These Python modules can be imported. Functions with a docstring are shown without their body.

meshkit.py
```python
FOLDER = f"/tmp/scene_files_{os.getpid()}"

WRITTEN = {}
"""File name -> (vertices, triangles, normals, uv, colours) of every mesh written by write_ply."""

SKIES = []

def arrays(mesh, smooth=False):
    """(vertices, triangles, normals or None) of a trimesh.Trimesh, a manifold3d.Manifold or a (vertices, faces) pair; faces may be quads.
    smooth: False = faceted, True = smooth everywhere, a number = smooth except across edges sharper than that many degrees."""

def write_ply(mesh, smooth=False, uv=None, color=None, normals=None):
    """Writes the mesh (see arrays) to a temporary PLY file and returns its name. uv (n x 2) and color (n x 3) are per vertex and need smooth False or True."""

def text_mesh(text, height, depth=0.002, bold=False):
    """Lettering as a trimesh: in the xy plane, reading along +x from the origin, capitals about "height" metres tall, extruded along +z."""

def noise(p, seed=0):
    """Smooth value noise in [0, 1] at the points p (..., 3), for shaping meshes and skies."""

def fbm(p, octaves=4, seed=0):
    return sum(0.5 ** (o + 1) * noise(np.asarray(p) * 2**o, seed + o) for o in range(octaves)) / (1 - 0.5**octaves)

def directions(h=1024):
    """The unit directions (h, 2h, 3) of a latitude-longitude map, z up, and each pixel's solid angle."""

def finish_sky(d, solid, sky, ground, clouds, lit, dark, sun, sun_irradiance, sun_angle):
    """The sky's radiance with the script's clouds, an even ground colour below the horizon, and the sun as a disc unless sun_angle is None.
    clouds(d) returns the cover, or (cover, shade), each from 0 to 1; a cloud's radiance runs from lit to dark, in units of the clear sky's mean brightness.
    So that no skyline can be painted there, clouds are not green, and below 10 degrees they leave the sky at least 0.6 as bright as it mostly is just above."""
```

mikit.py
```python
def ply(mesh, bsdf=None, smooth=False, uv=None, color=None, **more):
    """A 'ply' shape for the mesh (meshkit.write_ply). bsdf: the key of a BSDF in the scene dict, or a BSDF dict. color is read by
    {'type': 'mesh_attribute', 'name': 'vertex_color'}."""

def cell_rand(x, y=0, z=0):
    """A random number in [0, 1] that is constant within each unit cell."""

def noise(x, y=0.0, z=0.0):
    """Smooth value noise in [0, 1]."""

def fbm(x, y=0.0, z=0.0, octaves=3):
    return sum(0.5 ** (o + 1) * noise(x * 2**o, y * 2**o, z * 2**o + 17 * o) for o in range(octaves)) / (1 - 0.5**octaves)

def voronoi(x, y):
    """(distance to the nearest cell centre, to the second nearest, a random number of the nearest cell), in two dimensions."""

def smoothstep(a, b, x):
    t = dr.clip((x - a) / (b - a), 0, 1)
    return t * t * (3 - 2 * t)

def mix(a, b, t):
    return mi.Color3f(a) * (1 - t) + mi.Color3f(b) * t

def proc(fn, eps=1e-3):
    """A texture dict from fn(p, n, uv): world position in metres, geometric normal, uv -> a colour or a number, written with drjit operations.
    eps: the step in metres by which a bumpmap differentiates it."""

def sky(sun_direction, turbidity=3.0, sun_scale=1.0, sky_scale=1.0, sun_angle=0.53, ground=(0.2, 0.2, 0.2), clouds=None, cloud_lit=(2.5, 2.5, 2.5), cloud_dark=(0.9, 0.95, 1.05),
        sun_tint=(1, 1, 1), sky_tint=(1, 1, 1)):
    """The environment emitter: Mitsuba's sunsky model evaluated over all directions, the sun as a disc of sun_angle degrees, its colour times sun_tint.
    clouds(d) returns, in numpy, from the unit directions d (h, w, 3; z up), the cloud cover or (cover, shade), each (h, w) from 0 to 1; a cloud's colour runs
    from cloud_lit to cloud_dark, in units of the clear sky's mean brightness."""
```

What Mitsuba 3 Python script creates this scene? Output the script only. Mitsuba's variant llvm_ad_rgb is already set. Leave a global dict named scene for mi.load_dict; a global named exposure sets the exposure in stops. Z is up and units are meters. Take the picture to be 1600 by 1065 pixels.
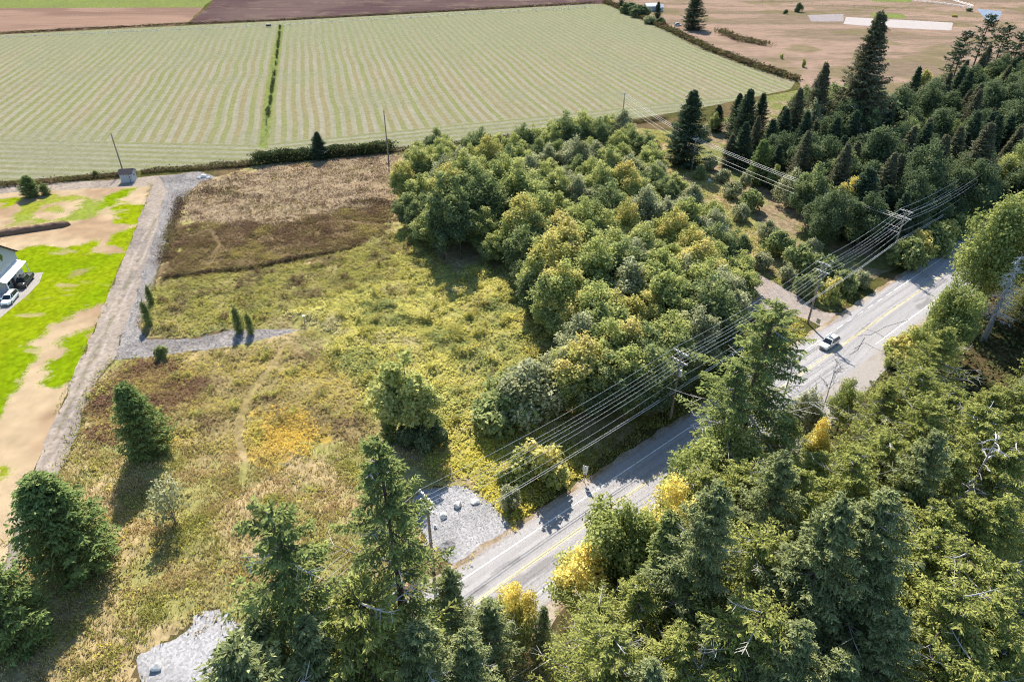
import math
import numpy as np, trimesh, shapely
import drjit as dr
import mitsuba as mi
import mikit, meshkit
from mikit import noise, fbm, smoothstep, mix, cell_rand, voronoi
from shapely.geometry import Polygon, LineString

scene, labels = {}, {}
T4 = mi.ScalarTransform4f

# ------------------------------------------------------------------ camera, sky, exposure
PITCH = math.atan(702.5 / 1066)
CAM_H = 68.0
scene['camera'] = {
    'type': 'perspective', 'fov': math.degrees(2 * math.atan(800 / 1066)), 'fov_axis': 'x', 'near_clip': 0.5, 'far_clip': 8000.0,
    'to_world': T4().look_at(origin=[0, 0, CAM_H], target=[0, math.cos(PITCH), CAM_H - math.sin(PITCH)], up=[0, 0, 1])}
SUN_AZ, SUN_EL = math.radians(-9.5), math.radians(43.5)
SUN = (math.sin(SUN_AZ) * math.cos(SUN_EL), math.cos(SUN_AZ) * math.cos(SUN_EL), math.sin(SUN_EL))
scene['sky'] = mikit.sky(SUN, turbidity=3, sun_tint=(0.87, 0.97, 1.14), sky_tint=(1.0, 0.98, 0.92), ground=(0.12, 0.12, 0.08))
exposure = 2.9

# ------------------------------------------------------------------ helpers
used = {}


def numbered(name):
    k = used.get(name, -1) + 1
    used[name] = k
    return name if k == 0 else '%s_%03d' % (name, k)


def thing(name, label, cat, group=None, kind=None):
    key = numbered(name)
    labels[key] = {'label': label, 'category': cat}
    if group:
        labels[key]['group'] = group
    if kind:
        labels[key]['kind'] = kind
    return key


def part(key, name, mesh, bsdf, smooth=False, label=None, color=None, kind=None):
    k = numbered(key + '__' + name)
    scene[k] = mikit.ply(mesh, bsdf if bsdf.endswith('_bsdf') else bsdf + '_mat', smooth=smooth, color=color)
    if label or kind:
        labels[k] = {}
        if label:
            labels[k]['label'] = label
        if kind:
            labels[k]['kind'] = kind
    return k


def struct(name, mesh, bsdf, smooth=False, color=None, label=None):
    key = numbered(name)
    scene[key] = mikit.ply(mesh, bsdf if bsdf.endswith('_bsdf') else bsdf + '_mat', smooth=smooth, color=color)
    labels[key] = {'kind': 'structure'}
    if label:
        labels[key]['label'] = label
    return key


def nrm(a):
    a = np.asarray(a, float)
    return a / (np.linalg.norm(a, axis=-1, keepdims=True) + 1e-12)


def rhomb(c, u, v):
    n = len(c)
    V = np.stack([c - u, c - v, c + u, c + v], 1).reshape(-1, 3)
    i = np.arange(n)[:, None] * 4
    F = np.concatenate([i + [0, 1, 2], i + [0, 2, 3]], 0)
    return V, F


class MB:
    """collects geometry with one colour per vertex"""

    def __init__(s):
        s.v, s.f, s.c, s.n = [], [], [], 0

    def add(s, V, F, col=(0.5, 0.5, 0.5)):
        V = np.asarray(V, float)
        col = np.asarray(col, float)
        if col.ndim == 1:
            col = np.tile(col, (len(V), 1))
        elif len(col) != len(V):
            col = np.repeat(col, len(V) // len(col), 0)
        s.v.append(V); s.f.append(np.asarray(F) + s.n); s.c.append(col)
        s.n += len(V)
        return s

    def mesh(s):
        return np.concatenate(s.v), np.concatenate(s.f)

    def col(s):
        return np.clip(np.concatenate(s.c), 0, 1)


def tube(P, R, sides=6, cap=True):
    P = np.asarray(P, float)
    R = np.broadcast_to(np.asarray(R, float), (len(P),))
    t = nrm(np.gradient(P, axis=0))
    ref = np.where(np.abs(t[:, 2:]) < 0.9, [[0, 0, 1.0]], [[1.0, 0, 0]])
    a = nrm(np.cross(t, ref)); b = np.cross(t, a)
    g = np.arange(sides) * 2 * np.pi / sides
    V = (P[:, None] + R[:, None, None] * (np.cos(g)[None, :, None] * a[:, None] + np.sin(g)[None, :, None] * b[:, None])).reshape(-1, 3)
    i, j = np.meshgrid(np.arange(len(P) - 1), np.arange(sides), indexing='ij')
    q = np.stack([i * sides + j, i * sides + (j + 1) % sides, (i + 1) * sides + (j + 1) % sides, (i + 1) * sides + j], -1).reshape(-1, 4)
    F = np.vstack([q[:, [0, 1, 2]], q[:, [0, 2, 3]]])
    if cap:
        m = (len(P) - 1) * sides
        F = np.vstack([F, [[m, m + k, m + k + 1] for k in range(1, sides - 1)], [[0, k + 1, k] for k in range(1, sides - 1)]])
    return V, F


def box(cx, cy, z0, lx, ly, lz, rot=0.0):
    m = trimesh.creation.box((lx, ly, lz))
    m.apply_translation((0, 0, lz / 2))
    m.apply_transform(trimesh.transformations.rotation_matrix(rot, [0, 0, 1]))
    m.apply_translation((cx, cy, z0))
    return m


def cat(*ms):
    return trimesh.util.concatenate([m if isinstance(m, trimesh.Trimesh) else trimesh.Trimesh(*m, process=False) for m in ms])


def moved(m, x, y, z, rot):
    m = m.copy()
    m.apply_transform(trimesh.transformations.rotation_matrix(rot, [0, 0, 1]))
    m.apply_translation((x, y, z))
    return m


def ragged(pts, amp=0.5, step=1.2, seed=0, scale=2.5):
    r = LineString(list(pts) + [pts[0]])
    n = max(8, int(r.length / step))
    q = np.array([r.interpolate(k / n, normalized=True).coords[0] for k in range(n)])
    p3 = np.c_[q / scale, np.full(n, seed * 7.3)]
    off = np.c_[meshkit.fbm(p3, 3, seed) - 0.5, meshkit.fbm(p3 + 31.7, 3, seed + 5) - 0.5]
    pg = Polygon(q + off * 2 * amp).buffer(0)
    return max(pg.geoms, key=lambda g: g.area) if hasattr(pg, 'geoms') else pg


def sheet(poly, z):
    v, f = trimesh.creation.triangulate_polygon(poly, engine='earcut')
    v = np.c_[v, np.full(len(v), z)]
    m = trimesh.Trimesh(v, f, process=False)
    if m.face_normals[:, 2].mean() < 0:
        m.invert()
    return m


def scatter(poly, per_m2, rng, rag=0.0):
    x0, y0, x1, y1 = poly.bounds
    n = int((x1 - x0) * (y1 - y0) * per_m2)
    p = rng.uniform((x0, y0), (x1, y1), (n, 2))
    return p[shapely.contains_xy(poly, p[:, 0], p[:, 1])]


def fb(xy, s, seed=0, o=3):
    """numpy fbm in 0..1 over the ground"""
    return meshkit.fbm(np.c_[np.asarray(xy) / s, np.full(len(xy), 3.7)], o, seed)


# road frame: s metres along it, q metres to its right of the left white line
R_O, R_D, R_N = np.array([-5.40, 52.26]), np.array([0.7675, 0.641]), np.array([0.641, -0.7675])
ROAD_ROT = math.atan2(R_D[1], R_D[0])


def RD(s, q, z=None):
    p = R_O + R_D * s + R_N * q
    return p if z is None else np.array([p[0], p[1], z])


# ------------------------------------------------------------------ materials
VC = {'type': 'mesh_attribute', 'name': 'vertex_color'}
LEAF_GAIN = 2.25        # a leaf shares its colour between the light it reflects and the light it lets through
scene['leaf_bsdf'] = {'type': 'principledthin', 'base_color': VC, 'roughness': 0.55, 'diff_trans': 0.75, 'eta': 1.35}
scene['needle_bsdf'] = {'type': 'principledthin', 'base_color': VC, 'roughness': 0.6, 'diff_trans': 0.45, 'eta': 1.35}
scene['plant_bsdf'] = {'type': 'principledthin', 'base_color': VC, 'roughness': 0.7, 'diff_trans': 0.6, 'eta': 1.25}      # low plants, lying on the ground
scene['bark_bsdf'] = {'type': 'twosided', 'bsdf': {'type': 'diffuse', 'reflectance': VC}}


ALBEDO = 0.74


def diffuse(name, fn0, bump=None, scale=0.02, rough=None):
    fn = lambda p, n, uv: mi.Color3f(fn0(p, n, uv)) * ALBEDO
    b = {'type': 'diffuse', 'reflectance': mikit.proc(fn)} if rough is None else {'type': 'principled', 'base_color': mikit.proc(fn), 'roughness': rough, 'specular': 0.3}
    if bump:
        b = {'type': 'bumpmap', 'nested_texture': mikit.proc(bump, eps=0.02), 'scale': scale, 'bsdf': b}
    scene[name + '_mat'] = {'type': 'twosided', 'bsdf': b}


def plain(name, col, rough=0.5, metallic=0.0, **kw):
    scene[name + '_mat'] = {'type': 'twosided', 'bsdf': {'type': 'principled', 'base_color': {'type': 'rgb', 'value': list(col)}, 'roughness': rough, 'metallic': metallic, **kw}}


def inpoly(x, y, pts):
    inside = mi.Bool(False)
    n = len(pts)
    for i in range(n):
        (xi, yi), (xj, yj) = pts[i], pts[i - 1]
        if yi == yj:
            continue
        c = ((yi > y) != (yj > y)) & (x < (xj - xi) * (y - yi) / (yj - yi) + xi)
        inside = inside ^ c
    return dr.select(inside, mi.Float(1), mi.Float(0))


def f_ground(p, n, uv):
    a = fbm(p.x / 9, p.y / 9, 0, 3); b = fbm(p.x / 1.1, p.y / 1.1, 5, 3)
    c = mix((0.16, 0.12, 0.065), (0.10, 0.10, 0.035), smoothstep(0.35, 0.65, a))
    return c * (0.65 + 0.7 * b)


MEADOW_TONES = []      # (polygon, base colour): filled from the plant zones below


def f_meadow(p, n, uv):
    a = fbm(p.x / 7, p.y / 7, 2, 3); b = fbm(p.x / 0.6, p.y / 0.6, 5, 3)
    c = mix((0.44, 0.345, 0.19), (0.33, 0.315, 0.12), smoothstep(0.4, 0.62, a))
    x = p.x + (fbm(p.x / 2.5, p.y / 2.5, 4, 3) - 0.5) * 12
    y = p.y + (fbm(p.x / 2.5, p.y / 2.5, 14, 3) - 0.5) * 12
    for poly, col in MEADOW_TONES:
        c = mix(c, col, inpoly(x, y, poly) * (0.65 + 0.35 * a))
    return c * (0.55 + 0.9 * b)


def f_pasture(p, n, uv):
    a = fbm(p.x / 60, p.y / 14, 1, 4); b = fbm(p.x / 4, p.y / 1.2, 5, 3); d = fbm(p.x / 25, p.y / 25, 9, 3)
    c = mix((0.35, 0.25, 0.195), (0.24, 0.185, 0.135), smoothstep(0.35, 0.65, a))
    c = mix(c, (0.19, 0.17, 0.085), smoothstep(0.58, 0.72, d) * 0.6)
    return c * (0.75 + 0.5 * b)


HD = np.array([-0.2520, 0.9677])      # direction of the mown swaths (that of the ditch)
HN = np.array([0.9677, 0.2520])
HE_D = np.array([0.9407, 0.3393])     # direction of the near headland


def f_hay(p, n, uv):
    w = 1.3 * (fbm(p.x / 40, p.y / 40, 3, 2) - 0.5)
    u = p.x * HN[0] + p.y * HN[1] + w * 2
    v = p.x * HD[0] + p.y * HD[1]
    # distance from the near edge (two lines), for the headland swaths
    e1 = (p.x + 75.0) * (-HE_D[1]) + (p.y - 202.7) * HE_D[0]
    e2 = (p.x - 36.0) * (-0.524) + (p.y - 242.4) * 0.852
    e3 = (p.x + 75.0) * 0.075 + (p.y - 200.5) * 0.997
    e = dr.select(p.x < -78, e3, dr.maximum(e1, dr.select(p.x > 36, e2, -99)))
    head = 1 - smoothstep(16, 18, e + 1.5 * fbm(p.x / 6, p.y / 6, 1, 2))

    def stripes(t, per, k):
        i = dr.floor(t / per); f = t / per - i
        r = cell_rand(i, k); r2 = cell_rand(i, k + 7)
        edge = 0.06 + 0.1 * fbm(v / 5, i * 3.1, k, 2)
        m = smoothstep(0.5 - edge, 0.5 + edge, dr.abs(f - 0.5) * 2)
        return m, r, r2

    m1, r1, s1 = stripes(u, 3.75, 1)
    m2, r2, s2 = stripes(e, 4.3, 2)
    m = m1 * (1 - head) + m2 * head; r = dr.select(head > 0.5, r2, r1); s = dr.select(head > 0.5, s2, s1)
    patch = fbm(p.x / 28, p.y / 28, 4, 3); fine = fbm(p.x / 0.9, p.y / 0.9, 6, 3); along = fbm(u / 3, v / 16, 2, 3)
    straw = mix((0.335, 0.315, 0.25), (0.30, 0.295, 0.22), r)
    tan = mix((0.275, 0.245, 0.14), (0.24, 0.25, 0.115), smoothstep(0.35, 0.65, 0.5 * s + 0.5 * along + 0.35 * (patch - 0.5)))
    tan = mix(tan, (0.235, 0.245, 0.13), head * 0.8)
    c = mix(tan, straw, m * (0.55 + 0.45 * along))
    c = mix(c, mix((0.25, 0.275, 0.15), (0.27, 0.255, 0.195), s), smoothstep(0.5, 0.75, patch) * 0.45)
    far = smoothstep(300, 430, p.y) * 0.55
    c = mix(c, (0.25, 0.268, 0.165), far)
    return c * (0.8 + 0.4 * fine)


def f_plough(p, n, uv):
    a = fbm(p.x / 50, p.y / 50, 1, 3); l = fbm((p.x * 0.99 + p.y * 0.06) / 40, (p.y - p.x * 0.06) / 1.4, 3, 3); d = fbm(p.x / 9, p.y / 9, 4, 3)
    c = mix((0.115, 0.075, 0.078), (0.15, 0.105, 0.10), smoothstep(0.4, 0.6, a))
    c = mix(c, (0.22, 0.165, 0.13), smoothstep(0.6, 0.75, d) * 0.5)
    return c * (0.6 + 0.8 * l)


def f_stubble(p, n, uv):
    a = fbm(p.x / 40, p.y / 20, 1, 3); l = fbm(p.x / 25, p.y / 1.2, 3, 3)
    return mix((0.33, 0.22, 0.17), (0.25, 0.165, 0.13), smoothstep(0.4, 0.65, a)) * (0.75 + 0.5 * l)


def f_green(p, n, uv):
    return mix((0.215, 0.265, 0.075), (0.19, 0.215, 0.085), fbm(p.x / 8, p.y / 8, 1, 3)) * (0.75 + 0.5 * fbm(p.x / 1.0, p.y / 1.0, 2, 2))


GREEN = [
    [(-111.7, 140.8), (-109.0, 143.2), (-102.3, 141.8), (-99.8, 143.2), (-98.4, 145.6), (-95.3, 143.5), (-95.0, 138.9), (-91.0, 138.2), (-82.6, 140.2), (-79.8, 131.4), (-78.2, 125.1), (-76.3, 117.6), (-81.7, 115.6), (-84.9, 112.7), (-85.4, 108.8), (-86.9, 103.1), (-90.9, 100.2), (-105.6, 83.5), (-156.0, 131.4), (-113.9, 137.0)],
    [(-95.5, 148.8), (-90.1, 155.1), (-86.5, 146.3), (-85.6, 138.9), (-91.3, 142.5)],
    [(-82.8, 103.7), (-81.0, 105.4), (-78.1, 108.5), (-74.3, 101.2), (-72.5, 91.6), (-74.9, 89.5), (-77.8, 90.9), (-79.8, 95.7), (-78.8, 100.0)],
    [(-91.8, 101.6), (-88.5, 103.1), (-84.2, 101.6), (-82.5, 96.6), (-81.4, 90.2), (-79.3, 81.7), (-79.8, 57.1), (-105.6, 83.5)],
    [(-101.6, 161.1), (-103.2, 170.4), (-99.0, 168.2), (-92.2, 169.1), (-88.5, 155.1), (-95.7, 155.5), (-100.3, 159.0)],
    [(-135.7, 171.8), (-130.4, 173.2), (-128.5, 168.2), (-131.1, 164.4)],
    [(-72.1, 70.3), (-70.4, 70.5), (-70.3, 68.4), (-72.8, 65.8)],
    [(-105.9, 163.1), (-103.5, 166.5), (-103.1, 180.2), (-106.6, 178.3), (-108.6, 171.8)],
]
RING_O = [(-123.0, 154.0), (-127.5, 166.5), (-122.6, 174.1), (-110.3, 171.8), (-103.3, 162.3), (-106.2, 157.5), (-116.2, 154.4)]
RING_I = [(-119.7, 157.9), (-121.5, 168.2), (-112.5, 170.9), (-110.3, 159.9), (-113.4, 156.3)]
RING_C = [(-119.2, 163.1), (-119.1, 167.8), (-114.5, 165.2), (-114.6, 161.9)]


def f_lawn(p, n, uv):
    wx = (fbm(p.x / 3, p.y / 3, 1, 4) - 0.5) * 4.5
    wy = (fbm(p.x / 3, p.y / 3, 8, 4) - 0.5) * 4.5
    g = mi.Float(0)
    for k in range(3):      # sown grass thins out over about a metre
        x = p.x + wx + (noise(p.x / 0.3, p.y / 0.3, 3 + k) - 0.5) * 2.4
        y = p.y + wy + (noise(p.x / 0.3, p.y / 0.3, 9 + k) - 0.5) * 2.4
        gk = mi.Float(0)
        for q in GREEN:
            gk = dr.maximum(gk, inpoly(x, y, q))
        ring = inpoly(x, y, RING_O) * (1 - inpoly(x, y, RING_I))
        g = g + dr.maximum(dr.maximum(gk, ring * 0.8), inpoly(x, y, RING_C) * 0.7) / 3
    bare = smoothstep(0.70, 0.82, fbm(p.x / 9 + 3.3, p.y / 4, 4, 4))
    g = g * (1 - 0.6 * bare)
    lush = fbm(p.x / 12, p.y / 12, 6, 3); fine = fbm(p.x / 0.7, p.y / 0.7, 7, 3)
    grass = mix((0.195, 0.285, 0.006), (0.25, 0.315, 0.008), smoothstep(0.35, 0.65, lush)) * (0.62 + 0.76 * fine)
    sand = mix((0.52, 0.40, 0.26), (0.40, 0.28, 0.18), smoothstep(0.4, 0.68, fbm(p.x / 11, p.y / 11, 2, 4))) * (0.8 + 0.4 * fbm(p.x / 2.0, p.y / 2.0, 3, 3))
    return mix(sand, grass, g)


TRACK_MID = [(-94.2, 184.2), (-91.1, 167.4), (-87.2, 153.2), (-83.6, 139.2), (-80.1, 125.6), (-76.7, 112.7), (-74.0, 101.6), (-71.8, 91.6), (-69.9, 83.5), (-67.7, 76.1), (-65.9, 68.8), (-63.1, 59.2), (-61.4, 51.9)]


def f_dirt(p, n, uv):
    a = fbm(p.x / 6, p.y / 12, 1, 4); b = fbm(p.x / 0.5, p.y / 0.5, 2, 3)
    c = mix((0.37, 0.315, 0.27), (0.29, 0.25, 0.225), smoothstep(0.38, 0.62, a))
    c = mix(c, (0.42, 0.35, 0.29), smoothstep(0.6, 0.75, fbm(p.x / 1.3, p.y / 4.0, 9, 4)) * 0.6)
    d = mi.Float(99)      # wheel ruts either side of the track's middle
    for (ax, ay), (bx, by) in zip(TRACK_MID[:-1], TRACK_MID[1:]):
        t = dr.clip(((p.x - ax) * (bx - ax) + (p.y - ay) * (by - ay)) / ((bx - ax) ** 2 + (by - ay) ** 2), 0, 1)
        d = dr.minimum(d, dr.sqrt(dr.square(p.x - ax - t * (bx - ax)) + dr.square(p.y - ay - t * (by - ay))))
    d = d + 0.5 * (fbm(p.x / 3, p.y / 3, 6, 2) - 0.5)
    rut = dr.exp(-dr.square((d - 0.95) / 0.28)) * smoothstep(0.25, 0.55, fbm(p.x / 4, p.y / 4, 8, 3))
    c = mix(c, (0.47, 0.41, 0.36), rut * 0.7)
    c = mix(c, (0.20, 0.19, 0.11), (1 - smoothstep(0.15, 0.5, d)) * smoothstep(0.45, 0.65, fbm(p.x / 1.2, p.y / 2.5, 3, 3)) * 0.6)
    return c * (0.62 + 0.76 * b)


def f_gravel(p, n, uv):
    f1, f2, w = voronoi(p.x / 0.28, p.y / 0.28)
    a = fbm(p.x / 5, p.y / 5, 1, 3); b = fbm(p.x / 0.7, p.y / 0.7, 4, 3)
    c = mix((0.40, 0.375, 0.365), (0.31, 0.285, 0.275), smoothstep(0.38, 0.66, a))
    return c * (0.55 + 0.5 * w + 0.4 * (b - 0.5))


def f_pad(p, n, uv):
    f1, f2, w = voronoi(p.x / 0.22, p.y / 0.22)
    a = fbm(p.x / 4, p.y / 4, 1, 3)
    c = mix((0.50, 0.495, 0.515), (0.42, 0.415, 0.43), smoothstep(0.4, 0.65, a))
    return c * (0.68 + 0.45 * w)


def f_drive(p, n, uv):
    a = fbm(p.x / 7, p.y / 7, 1, 4); b = fbm(p.x / 0.45, p.y / 0.45, 4, 3)
    return mix((0.47, 0.405, 0.355), (0.38, 0.33, 0.30), smoothstep(0.35, 0.65, a)) * (0.72 + 0.55 * b)


def f_road(p, n, uv):
    s = (p.x - R_O[0]) * R_D[0] + (p.y - R_O[1]) * R_D[1]
    q = (p.x - R_O[0]) * R_N[0] + (p.y - R_O[1]) * R_N[1]
    fine = fbm(p.x / 0.15, p.y / 0.15, 2, 3); lng = fbm(s / 18, q / 0.5, 3, 4); blot = fbm(s / 6, q / 1.6, 7, 3)
    c = mix((0.37, 0.36, 0.375), (0.47, 0.455, 0.465), lng)
    for q0 in (0.95, 2.45, 4.35, 5.9):
        c = c * (1 - 0.10 * (1 - smoothstep(0.15, 0.45, dr.abs(q - q0 + 0.15 * (noise(s / 9, q0) - 0.5)))))
    c = mix(c, (0.17, 0.16, 0.165), smoothstep(0.66, 0.74, blot) * 0.5)
    edge = smoothstep(8.0, 8.9, q + 0.5 * (blot - 0.5)) + (1 - smoothstep(-1.6, -1.0, q + 0.4 * (blot - 0.5)))
    c = mix(c, (0.36, 0.32, 0.28), dr.clip(edge, 0, 1) * 0.7)
    return c * (0.82 + 0.36 * fine)


def f_paint_w(p, n, uv):
    w = smoothstep(0.62, 0.8, fbm(p.x / 0.5, p.y / 0.5, 3, 3))
    return mix((0.95, 0.95, 0.95), (0.55, 0.53, 0.53), w)


def f_paint_y(p, n, uv):
    w = smoothstep(0.55, 0.8, fbm(p.x / 0.6, p.y / 0.6, 3, 3))
    return mix((0.82, 0.70, 0.36), (0.52, 0.47, 0.40), w)


def f_shoulder(p, n, uv):
    a = fbm(p.x / 2, p.y / 2, 1, 3); b = fbm(p.x / 0.3, p.y / 0.3, 2, 3)
    return mix((0.46, 0.39, 0.32), (0.33, 0.25, 0.165), smoothstep(0.4, 0.65, a)) * (0.7 + 0.6 * b)


def f_rough(p, n, uv):
    a = fbm(p.x / 5, p.y / 5, 1, 3); b = fbm(p.x / 0.8, p.y / 0.8, 2, 3)
    return mix((0.33, 0.26, 0.17), (0.22, 0.235, 0.085), smoothstep(0.35, 0.62, a)) * (0.5 + 0.9 * b)


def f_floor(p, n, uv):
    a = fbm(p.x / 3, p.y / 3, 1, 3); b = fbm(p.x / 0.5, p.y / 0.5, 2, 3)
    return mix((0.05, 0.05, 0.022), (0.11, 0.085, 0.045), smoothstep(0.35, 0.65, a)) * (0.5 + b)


def f_rock(p, n, uv):
    a = fbm(p.x / 0.3, p.y / 0.3, p.z / 0.3, 4)
    return mix((1.0, 1.0, 0.98), (0.78, 0.76, 0.74), smoothstep(0.4, 0.65, a))


def f_soil(p, n, uv):
    return mix((0.17, 0.115, 0.085), (0.27, 0.19, 0.14), fbm(p.x / 0.7, p.y / 0.7, p.z, 4))


def f_heap(p, n, uv):
    f1, f2, w = voronoi(p.x / 0.3, p.y / 0.3)
    return mi.Color3f(0.19, 0.19, 0.205) * (0.4 + 1.2 * w)


def f_wood(p, n, uv):
    a = fbm(p.x / 0.05, p.y / 0.05, p.z / 1.2, 3)
    return mix((0.30, 0.245, 0.195), (0.52, 0.45, 0.38), a)


def f_siding(p, n, uv):
    return mix((0.62, 0.66, 0.70), (0.56, 0.60, 0.65), fbm(p.x / 0.8, p.y / 0.8, p.z / 0.2, 3))


def f_shingle(p, n, uv):
    return mix((0.07, 0.065, 0.075), (0.12, 0.11, 0.12), fbm(p.x / 0.3, p.y / 0.3, p.z / 0.2, 3))


for nm, fn in dict(ground=f_ground, meadow=f_meadow, pasture=f_pasture, hay=f_hay, plough=f_plough, stubble=f_stubble, green=f_green, lawn=f_lawn, dirt=f_dirt,
                   gravel=f_gravel, pad=f_pad, drive=f_drive, paint_w=f_paint_w, paint_y=f_paint_y, shoulder=f_shoulder, floor=f_floor, rough=f_rough, rock=f_rock, soil=f_soil,
                   heap=f_heap, wood=f_wood, siding=f_siding, shingle=f_shingle).items():
    diffuse(nm, fn)
diffuse('asphalt', f_road, rough=0.75)
plain('wire_metal', (0.78, 0.75, 0.72), 0.5, 0.2)
plain('pale_wood', (0.60, 0.56, 0.50), 0.7)
plain('steel', (0.5, 0.5, 0.5), 0.45, 0.6)
plain('ceramic', (0.55, 0.55, 0.54), 0.3)
plain('white_paint', (0.80, 0.80, 0.80), 0.5)
plain('car_white', (0.78, 0.80, 0.80), 0.25, 0.0, clearcoat=0.8)
plain('car_silver', (0.66, 0.68, 0.68), 0.28, 0.15, clearcoat=0.8)
plain('car_black', (0.018, 0.018, 0.022), 0.25, 0.0, clearcoat=0.9)
plain('car_glass', (0.015, 0.022, 0.035), 0.08)
plain('rubber', (0.02, 0.02, 0.02), 0.8)
plain('dark_trim', (0.03, 0.03, 0.033), 0.6)
plain('lamp_lens', (0.75, 0.75, 0.72), 0.15)
plain('tail_red', (0.35, 0.02, 0.02), 0.2)
plain('glass_dark', (0.03, 0.05, 0.045), 0.1)
plain('roof_metal', (0.70, 0.71, 0.73), 0.4)
plain('black_paint', (0.02, 0.02, 0.02), 0.6)
plain('water_blue', (0.13, 0.165, 0.235), 0.5)
plain('arena_sand', (0.31, 0.275, 0.26), 0.9)
plain('arena_grey', (0.20, 0.17, 0.17), 0.9)

# ------------------------------------------------------------------ ground sheets
G_ALL = Polygon([(-2500, -400), (2500, -400), (2500, 5000), (-2500, 5000)])
struct('ground', sheet(G_ALL, 0.0), 'ground')
struct('pasture', sheet(ragged([(142.5, 1254.8), (71.7, 545.9), (93.4, 432.1), (102.2, 376.1), (113.4, 336.0), (123.3, 308.8), (114.0, 270.2), (116.7, 236.2), (137.5, 225.2), (193.9, 202.7), (418.8, 252.2), (1527.0, 1254.8)], 1.0, 4, 3), 0.010), 'pasture')
struct('ploughed_field', sheet(ragged([(-214.0, 532.8), (-197.9, 452.6), (-144.4, 467.3), (-43.1, 505.3), (60.0, 544.2), (71.1, 552.7), (126.7, 1110.4), (-380.0, 1110.4)], 0.8, 3, 5), 0.014), 'plough')
struct('stubble_field', sheet(ragged([(-394.1, 374.4), (-290.9, 419.3), (-198.7, 452.6), (-215.7, 526.4), (-356.0, 523.3), (-557.2, 502.4)], 0.8, 3, 6), 0.018), 'stubble')
struct('green_field', sheet(ragged([(-557.2, 502.4), (-356.0, 523.3), (-215.7, 526.4), (-219.9, 542.6), (-225.4, 574.0), (-411.7, 1110.4), (-1357.3, 1110.4)], 0.8, 3, 7), 0.022), 'green')
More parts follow.
